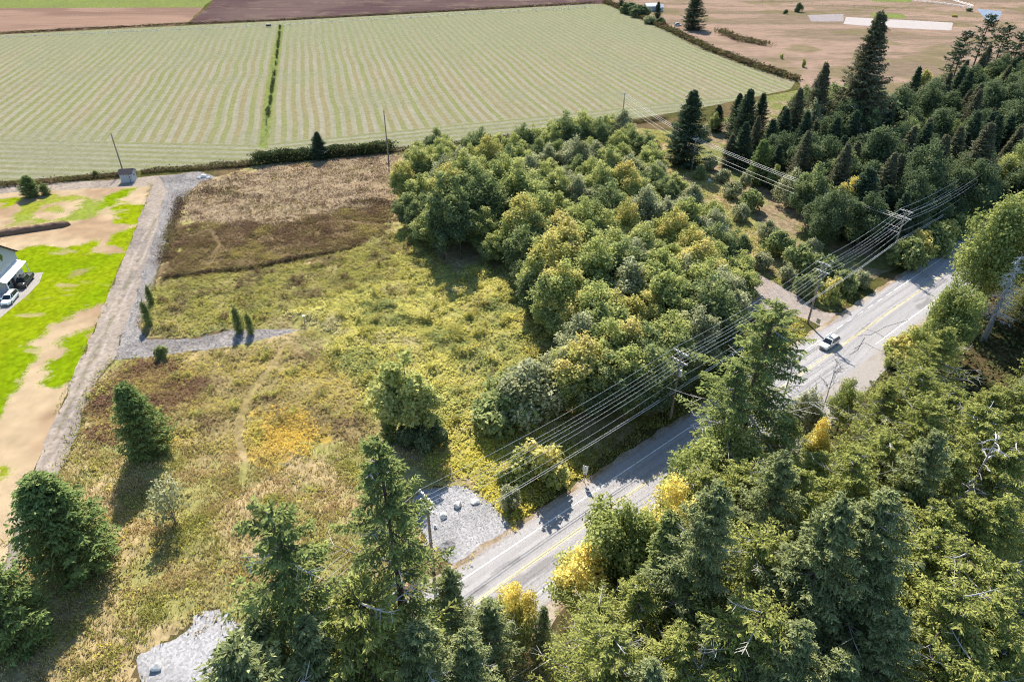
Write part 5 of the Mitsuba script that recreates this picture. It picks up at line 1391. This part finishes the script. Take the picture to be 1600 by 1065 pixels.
SIDE = [
    (-113.0, 192.6, 11.1),
    (-37.9, 205.7, 14.0),
    (38.7, 242.4, 10.2),
    (52.1, 192.6, 9.7)]
SIDE_L = ['tall wooden pole behind the white shed', 'wooden pole in the hedgerow below the hay field', 'wooden pole with a short crossarm at the hay field edge', 'wooden side line pole near the ragged topped fir']
for k, m in enumerate(SIDE):
    pole(m[:2], m[2], NROT if k < 2 else math.radians(35), SIDE_L[k], [] if k < 2 else [(m[2] - 0.3, 2.2)], False, 'poles of the side line')
e = np.array((62.11, 131.41))
for q, z, lab in [(-0.95, 9.9, 'left upper wire of the side line'), (0.0, 9.9, 'middle upper wire of the side line'), (0.95, 9.9, 'right upper wire of the side line'), (0.1, 7.6, 'lower cable of the side line'), (0.1, 6.6, 'lowest cable of the side line')]:
    key = thing('overhead_wire', lab, 'wire', 'wires of the side line')
    dq = np.array([math.cos(math.radians(35)), math.sin(math.radians(35))]) * q
    a, b = np.array(SIDE[2][:2]) + dq, np.array(SIDE[3][:2]) + dq
    c = b + (np.array(MAIN[3][:2]) - b)
    pts = [np.array([*a, z - 0.2]), np.array([*b, z - 0.5]), np.array([*(c + dq), z + 1.0])]
    scene[key] = mikit.ply(tube(span(pts, 0.7), 0.032, 4), 'wire_metal_mat')


# ------------------------------------------------------------------ cars
def hullm(pts):
    return trimesh.convex.convex_hull(np.array(pts, float))


def loft(secs):
    """closed body from cross-section rings (each n x 3)"""
    n = len(secs[0]); V = np.concatenate(secs); F = []
    for a in range(len(secs) - 1):
        for k in range(n):
            i0, i1 = a * n + k, a * n + (k + 1) % n
            F += [[i0, i1, i1 + n], [i0, i1 + n, i0 + n]]
    for k in range(1, n - 1):
        F += [[0, k + 1, k], [(len(secs) - 1) * n, (len(secs) - 1) * n + k, (len(secs) - 1) * n + k + 1]]
    m = trimesh.Trimesh(V, F, process=False); m.fix_normals()
    return m


def ring(x, w, z0, z1, tum=0.9):
    """car section at x: half width w, from z0 to z1"""
    y = np.array([-0.82, -0.98, -1, -tum, -tum * 0.85, tum * 0.85, tum, 1, 0.98, 0.82]) * w
    h = z1 - z0
    z = z0 + np.array([0, 0.12, 0.5, 0.88, 1, 1, 0.88, 0.5, 0.12, 0]) * h
    return np.c_[np.full(10, x), y, z]


def car(name, label, cat_, pos, rot, paint, style, length=4.6, w=0.92, group=None):
    """nose towards +x before turning by rot"""
    key = thing(name, label, cat_, group)
    put = lambda m: moved(m if isinstance(m, trimesh.Trimesh) else trimesh.Trimesh(*m, process=False), pos[0], pos[1], pos[2] if len(pos) > 2 else 0.0, rot)
    L = length / 2
    if style == 'wagon':
        body = [ring(-L, w * 0.80, 0.42, 0.90), ring(-L + 0.12, w * 0.94, 0.28, 1.02), ring(-L + 0.9, w, 0.24, 1.05), ring(0.5, w, 0.24, 1.02), ring(L - 1.2, w, 0.25, 0.98), ring(L - 0.45, w * 0.96, 0.26, 0.90), ring(L - 0.08, w * 0.82, 0.30, 0.76), ring(L, w * 0.7, 0.36, 0.66)]
        roof = [(-L + 0.45, 0.66, 1.58), (L - 2.0, 0.68, 1.60)]; low = [(-L + 0.10, 0.84, 1.0), (L - 1.15, 0.84, 0.96)]
    else:
        body = [ring(-L, w * 0.94, 0.50, 1.05), ring(-L + 0.10, w * 0.98, 0.42, 1.12), ring(-L + 1.6, w, 0.38, 1.12), ring(0.9, w, 0.38, 1.14), ring(L - 1.0, w, 0.40, 1.14), ring(L - 0.2, w * 0.96, 0.42, 1.04), ring(L, w * 0.86, 0.50, 0.90)]
        roof = [(-0.55, 0.68, 1.86), (0.85, 0.68, 1.88)]; low = [(-0.85, 0.86, 1.10), (1.65, 0.86, 1.12)]
    part(key, 'body', put(loft(body)), paint, smooth=35)
    (rx0, rw, rz0), (rx1, _, rz1) = roof; (lx0, lw, lz0), (lx1, _, lz1) = low
    cabin = hullm([(lx0, s * lw, lz0) for s in (-1, 1)] + [(lx1, s * lw, lz1) for s in (-1, 1)] + [(rx0, s * rw, rz0) for s in (-1, 1)] + [(rx1, s * rw, rz1) for s in (-1, 1)])
    part(key, 'cabin', put(cabin), 'car_glass')
    rf = hullm([(rx0 - 0.05, s * (rw - 0.02), rz0 - 0.02) for s in (-1, 1)] + [(rx1 + 0.10, s * (rw - 0.02), rz1 - 0.06) for s in (-1, 1)] + [(rx0 + 0.1, s * (rw - 0.14), rz0 + 0.05) for s in (-1, 1)] + [(rx1 - 0.1, s * (rw - 0.14), rz1 + 0.04) for s in (-1, 1)])
    part(key, 'roof', put(rf), paint, smooth=35)
    for s in (-1, 1):
        A = lambda x, y, z: np.array([x, s * y, z])
        for fr, to, r in (((lx1, lw, lz1), (rx1, rw, rz1), 0.055), ((lx0, lw, lz0), (rx0, rw, rz0), 0.07), ((0.1, lw, 1.02), (0.0, rw, rz0), 0.045)):
            part(key, 'pillar', put(tube([A(*fr), A(*to)], r, 6)), paint)
        part(key, 'mirror', put(box(lx1 - 0.35, s * (w + 0.10), 1.0, 0.16, 0.22, 0.15)), paint)
        part(key, 'headlight', put(hullm([(L - 0.30, s * w * 0.92, 0.62), (L - 0.02, s * w * 0.55, 0.60), (L - 0.38, s * w * 0.97, 0.80), (L - 0.12, s * w * 0.56, 0.78), (L - 0.4, s * w * 0.6, 0.7)])), 'lamp_lens')
        part(key, 'tail_light', put(box(-L + 0.03, s * w * 0.76, 0.72, 0.08, 0.22, 0.22)), 'tail_red')
        for x in (-L + 0.92, L - 0.92):
            y = s * (w - 0.11)
            wh = part(key, 'wheel', put(tube([(x, y - 0.11, 0.335), (x, y - 0.10, 0.335), (x, y + 0.10, 0.335), (x, y + 0.11, 0.335)], [0.30, 0.335, 0.335, 0.30], 20)), 'rubber', smooth=40)
            part(wh, 'rim', put(tube([(x, y + s * 0.112, 0.335), (x, y + s * 0.13, 0.335)], [0.21, 0.17], 14)), 'steel')
    part(key, 'grille', put(box(L - 0.02, 0, 0.42, 0.07, w * 0.9, 0.16)), 'dark_trim')
    part(key, 'bumper', put(box(-L + 0.02, 0, 0.40, 0.14, w * 1.5, 0.16)), 'dark_trim')
    if style == 'pickup':
        part(key, 'cargo_bed', put(box(-L + 0.95, 0, 1.128, 1.55, w * 1.62, 0.012)), 'dark_trim')
        for s in (-1, 1):
            part(key, 'bed_rail', put(box(-L + 0.95, s * (w - 0.07), 1.08, 1.7, 0.09, 0.12)), paint)
        part(key, 'tailgate', put(box(-L + 0.06, 0, 1.08, 0.09, w * 1.7, 0.12)), paint)
    else:
        for s in (-1, 1):
            part(key, 'roof_rail', put(tube([(rx0 + 0.1, s * 0.56, rz0 + 0.09), (rx1 - 0.2, s * 0.56, rz1 + 0.09)], 0.025, 6)), 'dark_trim')
    if style == 'wagon' and 'road' in label:
        part(key, 'sunroof', put(box(rx1 - 0.35, 0, rz1 + 0.042, 0.42, 0.8, 0.012)), 'car_glass')
    return key


cp = RD(79.3, 1.9)
car('car', 'silver white car with a dark sunroof driving on the road', 'car', (cp[0], cp[1], 0.036), ROAD_ROT + math.pi, 'car_silver', 'wagon', 4.6)
h1, h2 = np.array((-103.77, 129.05)), np.array((-102.19, 120.74))
WD = nrm(h2 - h1); WROT = math.atan2(WD[1], WD[0]); WN = np.array([-WD[1], WD[0]])   # WN points away from the house
pc, sc = np.array((-100.97, 124.79)), np.array((-99.63, 117.64))
car('pickup_truck', 'black pickup truck parked on the asphalt beside the white house', 'pickup', (pc[0], pc[1], 0.02), WROT, 'car_black', 'pickup', 5.6, 0.98)
car('car', 'white car parked in front of the black pickup by the house', 'car', (sc[0], sc[1], 0.02), WROT, 'car_white', 'wagon', 4.8)
struct('parking_apron', sheet(Polygon([(-103.5, 129.0), (-100.2, 129.9), (-98.3, 125.1), (-97.7, 120.2), (-97.7, 111.1), (-99.3, 102.7), (-109.4, 117.6), (-102.1, 120.2)]), 0.018), 'asphalt')

# ------------------------------------------------------------------ white house at the left edge
hk = thing('house', 'white gabled house cut off by the left edge of the photo', 'house')
HL, HDp, EV, RG = 11.0, 12.0, 5.3, 9.2
if np.dot(WN, [1, 0]) < 0:
    WN = -WN


def hp(u, v, z):
    """u along the gable wall from its far corner, v outwards"""
    q = h1 + WD * u + WN * v
    return [q[0], q[1], z]


gable = [(0, 0), (HL, 0), (HL, EV), (HL / 2, RG), (0, EV)]
V = [hp(u, 0, z) for u, z in gable] + [hp(u, -HDp, z) for u, z in gable]
F = [[0, 1, 2], [0, 2, 4], [4, 2, 3], [5, 7, 6], [5, 9, 7], [9, 8, 7]] + [f for a, b in ((0, 1), (1, 2), (2, 3), (3, 4), (4, 0)) for f in ([a, a + 5, b + 5], [a, b + 5, b])]
hm = trimesh.Trimesh(V, F, process=False); hm.fix_normals()
part(hk, 'wall', hm, 'siding')
for k in range(1, 26):
    z = k * 0.33
    u0 = 0 if z < EV else (z - EV) / (RG - EV) * HL / 2
    q = hullm([hp(u, v, zz) for u in (u0 + 0.02, HL - u0 - 0.02) for v, zz in ((0.0, z + 0.3), (0.0, z), (0.035, z), (0.015, z + 0.3))])
    part(hk + '__wall', 'board', q, 'siding')
for s in (0, 1):
    e0, e1 = (-0.5, HL / 2) if s == 0 else (HL + 0.5, HL / 2)
    z0 = EV - 0.5 * (RG - EV) / (HL / 2)
    q = hullm([hp(u, v, z + o) for u, z in ((e0, z0), (e1, RG)) for v in (0.5, -HDp - 0.5) for o in (0.03, 0.22)])
    part(hk, 'roof', q, 'shingle')
win = part(hk, 'window', hullm([hp(HL / 2 + du, v, EV + 1.3 + dz) for du, dz in ((-0.75, 0), (0.75, 0), (0, 0.85), (0, -0.85)) for v in (0.03, 0.08)]), 'glass_dark', label='diamond shaped gable window')
for (u, w_, z, hh) in ((2.4, 1.2, 1.0, 1.5), (6.2, 1.3, 1.0, 1.5)):
    win = part(hk, 'window', hullm([hp(u + a, v, z + b) for a in (0, w_) for b in (0, hh) for v in (0.04, 0.07)]), 'glass_dark')
    for a, b, c_, d_ in ((-0.1, w_ + 0.1, -0.1, 0.0), (-0.1, w_ + 0.1, hh, hh + 0.1), (-0.1, 0, 0, hh), (w_, w_ + 0.1, 0, hh)):
        part(win, 'frame', hullm([hp(u + x, v, z + y) for x in (a, b) for y in (c_, d_) for v in (0.04, 0.10)]), 'white_paint')
pr = part(hk, 'porch_roof', hullm([hp(u, v, z) for u in (0.6, HL - 0.6) for v, z in ((0.05, 3.75), (0.05, 3.6), (1.7, 3.15), (1.7, 3.0))]), 'roof_metal', label='white porch roof along the gable wall')
for u in (0.8, HL / 2, HL - 0.8):
    part(hk, 'post', box(*hp(u, 1.55, 0)[:2], 0.03, 0.14, 0.14, 2.95, WROT), 'white_paint')
part(hk, 'door', hullm([hp(u, v, z) for u in (4.4, 5.4) for v in (0.04, 0.08) for z in (0.1, 2.15)]), 'dark_trim')

# ------------------------------------------------------------------ shed
sk = thing('shed', 'small white shed with grey roof at the top of the track', 'shed')
b0, b1 = np.array((-108.94, 183.19)), np.array((-105.78, 183.69))
sd = nrm(b1 - b0); sn = np.array([-sd[1], sd[0]]); W_ = float(np.linalg.norm(b1 - b0)); D_ = 3.4


def spt(u, v, z):
    q = b0 + sd * u + sn * v
    return [q[0], q[1], z]


sw = part(sk, 'wall', hullm([spt(u, v, z) for u in (0, W_) for v in (0, D_) for z in (0, 2.5)] + [spt(u, D_ / 2, 3.3) for u in (0, W_)]), 'siding')
nb = 12
for k in range(nb):
    part(sw, 'board', hullm([spt(W_ * (k + a) / nb, v, z) for a in (0.06, 0.94) for v in (-0.03, 0) for z in (0.05, 2.42)]), 'siding')
for a, b in (((-0.3, 2.36), (D_ / 2, 3.32)), ((D_ + 0.3, 2.36), (D_ / 2, 3.32))):
    part(sk, 'roof', hullm([spt(u, v, z + o) for u in (-0.3, W_ + 0.3) for v, z in (a, b) for o in (0.04, 0.14)]), 'shingle')
part(sk, 'door', hullm([spt(u, v, z) for u in (W_ - 0.75, W_ - 0.65) for v in (-0.06, -0.032) for z in (0.05, 2.3)]), 'dark_trim')
part(sk, 'window', hullm([spt(u, v, z) for u in (W_ + 0.01, W_ + 0.05) for v in (1.4, 2.0) for z in (1.4, 1.9)]), 'glass_dark')

# ------------------------------------------------------------------ farm at the top
fk = thing('farmhouse', 'white roofed farmhouse among dark trees at the top of the photo', 'house')
(fx, fy), fr = (94.07, 511.17), 0.15
for (ox, oy, lx, ly, hh) in ((0, 0, 7.5, 6, 3.0), (5.5, -3.0, 4.0, 4.0, 2.6)):
    o = moved(trimesh.creation.box((lx, ly, hh)), fx + ox, fy + oy, hh / 2, fr)
    part(fk, 'wall', o, 'siding')
    for s in (-1, 1):
        q = hullm([(x, y, z) for x in (-lx / 2 - 0.4, lx / 2 + 0.4) for y, z in ((0, hh + 1.6), (0, hh + 1.75), (s * (ly / 2 + 0.4), hh - 0.05), (s * (ly / 2 + 0.4), hh + 0.1))])
        part(fk, 'roof', moved(q, fx + ox, fy + oy, 0, fr), 'roof_metal')
    part(fk, 'window', moved(trimesh.creation.box((1.2, 0.06, 1.0)), fx + ox - 0.8, fy + oy - ly / 2 - 0.04, 1.6, 0), 'glass_dark')
vx, vy = (99.96, 447.93)
car('van', 'white vehicle parked at the field corner near the lone dark fir', 'van', (vx, vy, 0.03), 0.3, 'car_white', 'wagon', 4.8)


def fence(name, label, pts, posts, h, mat, rails=2, w=0.12):
    key = thing(name, label, 'fence')
    L = LineString(pts)
    P = [np.array(L.interpolate(k / (posts - 1), normalized=True).coords[0]) for k in range(posts)]
    for p in P:
        part(key, 'post', box(p[0], p[1], 0.0, w, w, h), mat)
    for r in range(rails):
        z = h * (0.92 - 0.4 * r)
        part(key, 'rail', tube([np.array([*p, z]) for p in P], w * 0.3, 4), mat)


fence('rail_fence', 'white post and rail fence along the lane at the top right', [(295.9, 559.7), (302.5, 549.3), (309.4, 536.0), (316.9, 520.2)], 13, 1.5, 'white_paint', 2, 0.3)
fence('rail_fence', 'nearer white post and rail fence at the top right', [(321.0, 566.8), (324.8, 556.2), (322.2, 526.4)], 9, 1.5, 'white_paint', 2, 0.3)
fence('post_fence', 'thin dark post fence crossing the far pasture', [(182.5, 552.7), (211.6, 542.6), (241.6, 526.4), (270.0, 511.2)], 15, 1.3, 'wood', 1, 0.22)
fence('post_fence', 'wire fence with posts along the hedgerow edge of the hay field', [(-32.1, 211.3), (-20.4, 215.8), (-6.3, 222.5), (6.4, 228.1)], 14, 1.3, 'wood', 1, 0.13)

# ------------------------------------------------------------------ wheel line irrigation on the hay field
wk = thing('irrigation_line', 'long wheeled irrigation pipe across the far end of the hay field', 'irrigation line')
wa, wm, wb = np.array((-292.97, 400.45)), np.array((-145.63, 444.45)), np.array((55.63, 523.32))
for a, b in ((wa, wm), (wm, wb)):
    dd = nrm(b - a); n_ = int(np.linalg.norm(b - a) / 12.4)
    part(wk, 'pipe', tube([[*a, 0.95], [*b, 0.95]], 0.10, 6), 'steel')
    for k in range(n_):
        c = b - dd * 12.4 * k if b is wm else a + dd * 12.4 * (k + 1)
        if b is wm and k == 0:
            continue
        nv = np.array([-dd[1], dd[0]])
        w3 = MB()
        an = np.linspace(0, 2 * np.pi, 17)
        rim = np.array([[c[0] + nv[0] * 0.95 * math.cos(t), c[1] + nv[1] * 0.95 * math.cos(t), 0.98 + 0.95 * math.sin(t)] for t in an])
        w3.add(*tube(rim, 0.07, 4, False))
        for t in an[:16:2]:
            w3.add(*tube([[*c, 0.98], [c[0] + nv[0] * 0.93 * math.cos(t), c[1] + nv[1] * 0.93 * math.cos(t), 0.98 + 0.93 * math.sin(t)]], 0.035, 3, False))
        part(wk, 'wheel', w3.mesh(), 'steel')
mvk = part(wk, 'drive_unit', box(wm[0], wm[1], 0.5, 2.6, 1.6, 1.1, 0.1), 'dark_trim')

# ------------------------------------------------------------------ boulders, heaps, stones, signs, posts
def boulder(seed, x, y, lx, ly, lz, rot, label, group=None, mat='rock', name='boulder'):
    if name == 'boulder':       # a broken block: the hull of scattered points, its faces dented
        r = np.random.default_rng(seed)
        m = trimesh.convex.convex_hull(nrm(r.normal(size=(22, 3))) * r.uniform(0.75, 1.1, (22, 1)))
        m = m.subdivide().subdivide()
    else:
        m = trimesh.creation.icosphere(4)
    v = m.vertices
    v = v * (1 + (0.10 if name == 'boulder' else 0.5) * (meshkit.fbm(v * (2.2 if name == 'boulder' else 5.0) + seed * 3.1, 3, seed) - 0.5))[:, None]
    m.vertices = v * [lx, ly, lz]
    key = thing(name, label, 'boulder' if name == 'boulder' else 'heap', group)
    scene[key] = mikit.ply(moved(m, x, y, lz * 0.45, rot), mat + '_mat', smooth=35)


for k, ((x, y), sz, lab) in enumerate([((-4.95, 64.06), (0.72, 0.5, 0.4), 'rightmost pale boulder on the gravel pad'), ((-7.20, 63.38), (0.62, 0.52, 0.58), 'middle pale boulder on the gravel pad'), ((-8.93, 61.71), (0.58, 0.5, 0.54), 'left pale boulder on the gravel pad'),
                                       ((-9.84, 59.89), (0.45, 0.35, 0.35), 'small rough rock beside the pole on the gravel pad'), ((-37.40, 40.90), (0.75, 0.55, 0.6), 'pale boulder on the bare gravel at the bottom left'),
                                       ((-87.81, 187.78), (1.0, 0.6, 0.6), 'largest rock of the little pile at the end of the track'), ((-86.15, 186.74), (0.7, 0.6, 0.5), 'dark small rock right of the largest in the pile by the track'),
                                       ((-88.69, 186.74), (0.6, 0.5, 0.45), 'small rock left of the largest in the pile by the track'), ((55.43, 184.19), (0.8, 0.7, 0.7), 'pale boulder among bushes below the side line'), ((105.21, 203.92), (0.9, 0.6, 0.6), 'white rock glimpsed among the grey trees')]):
    boulder(k + 1, x, y, *sz, 0.7 * k, lab, None)
hx, hy = (-8.18, 56.62)
boulder(40, hx, hy, 1.15, 0.75, 0.22, 0.5, 'dark gravel heap at the near corner of the gravel pad', None, 'heap', 'gravel_heap')
a, b = np.array((-124.71, 147.01)), np.array((-107.70, 154.74))
bp = [np.array([*(a + (b - a) * t), 0.05]) for t in np.linspace(0, 1, 60)]
bv, bf = tube(bp, [1.15] * 56 + [1.0, 0.8, 0.55, 0.3], 14)
bv = bv + ((meshkit.fbm(bv / 0.8, 3, 2) - 0.5) * 0.8)[:, None] * [0.6, 1, 0.8]
struct('soil_berm', (bv, bf), 'soil', smooth=True)

SR = np.random.default_rng(9)


def stones(poly, dens, size, name, label, cols):
    p = scatter(poly, dens, SR)
    n = len(p)
    base = np.array([[1, 1, 1], [-1, -1, 1], [-1, 1, -1], [1, -1, -1]], float) / 1.7
    Q = trimesh.transformations.random_rotation_matrix
    s = size * SR.uniform(0.5, 1.6, n)
    ang = SR.uniform(0, 2 * np.pi, n)
    ca, sa = np.cos(ang), np.sin(ang)
    bx = base[None, :, 0] * ca[:, None] - base[None, :, 1] * sa[:, None]; by = base[None, :, 0] * sa[:, None] + base[None, :, 1] * ca[:, None]
    V = np.stack([p[:, :1] + bx * s[:, None], p[:, 1:] + by * s[:, None], 0.03 + (base[None, :, 2] * s[:, None] * 0.7)], -1).reshape(-1, 3)
    F = (np.arange(n)[:, None, None] * 4 + np.array([[0, 2, 1], [0, 1, 3], [0, 3, 2], [1, 2, 3]])[None]).reshape(-1, 3)
    key = thing(name, label, 'stones', kind='stuff')
    scene[key] = mikit.ply((V, F), 'bark_bsdf', color=np.repeat(pal_pick(cols, SR.random(n)), 4, 0))


GS = [(0.22, 0.21, 0.22), (0.38, 0.37, 0.38), (0.46, 0.46, 0.47), (0.32, 0.29, 0.27)]
stones(PAD.buffer(0.1), 12, 0.075, 'gravel_stones', 'loose pale gravel stones on the roadside gravel pad', GS)
stones(Polygon(grav_pts).buffer(0.4), 4.0, 0.13, 'gravel_stones', 'loose grey stones on the gravel lane and its spur', GS)


def sign(x, y, h, w, hh, rot, label, mat, extra=None):
    key = thing('road_sign', label, 'sign')
    part(key, 'post', tube([[x, y, 0], [x, y, h]], 0.04, 6), 'steel')
    c, s = math.cos(rot), math.sin(rot)
    off = np.array([-s, c]) * 0.06
    part(key, 'panel', box(x + off[0], y + off[1], h - hh, w, 0.02, hh, rot), mat)
    if extra:
        part(key, 'plate', box(x + off[0], y + off[1], h - hh - 0.12 - extra, w * 0.75, 0.02, extra, rot), mat)


sx_, sy_ = (9.98, 67.95)
sign(sx_, sy_, 2.9, 0.75, 1.0, math.radians(-18), 'white road sign with small plate below it on the shaded verge', 'white_paint', 0.5)
sx_, sy_ = (56.19, 106.52)
sign(sx_, sy_, 2.6, 0.8, 0.95, math.radians(-55), 'grey backed road sign at the driveway mouth', 'steel')
px_, py_ = (-38.80, 108.53)
pk = thing('marker_post', 'short wooden marker post with white cap in the clearing', 'post')
part(pk, 'shaft', tube([[px_, py_, 0], [px_, py_, 1.9]], 0.09, 7), 'wood')
part(pk, 'cap', box(px_, py_, 1.9, 0.4, 0.3, 0.22, 0.3), 'white_paint')
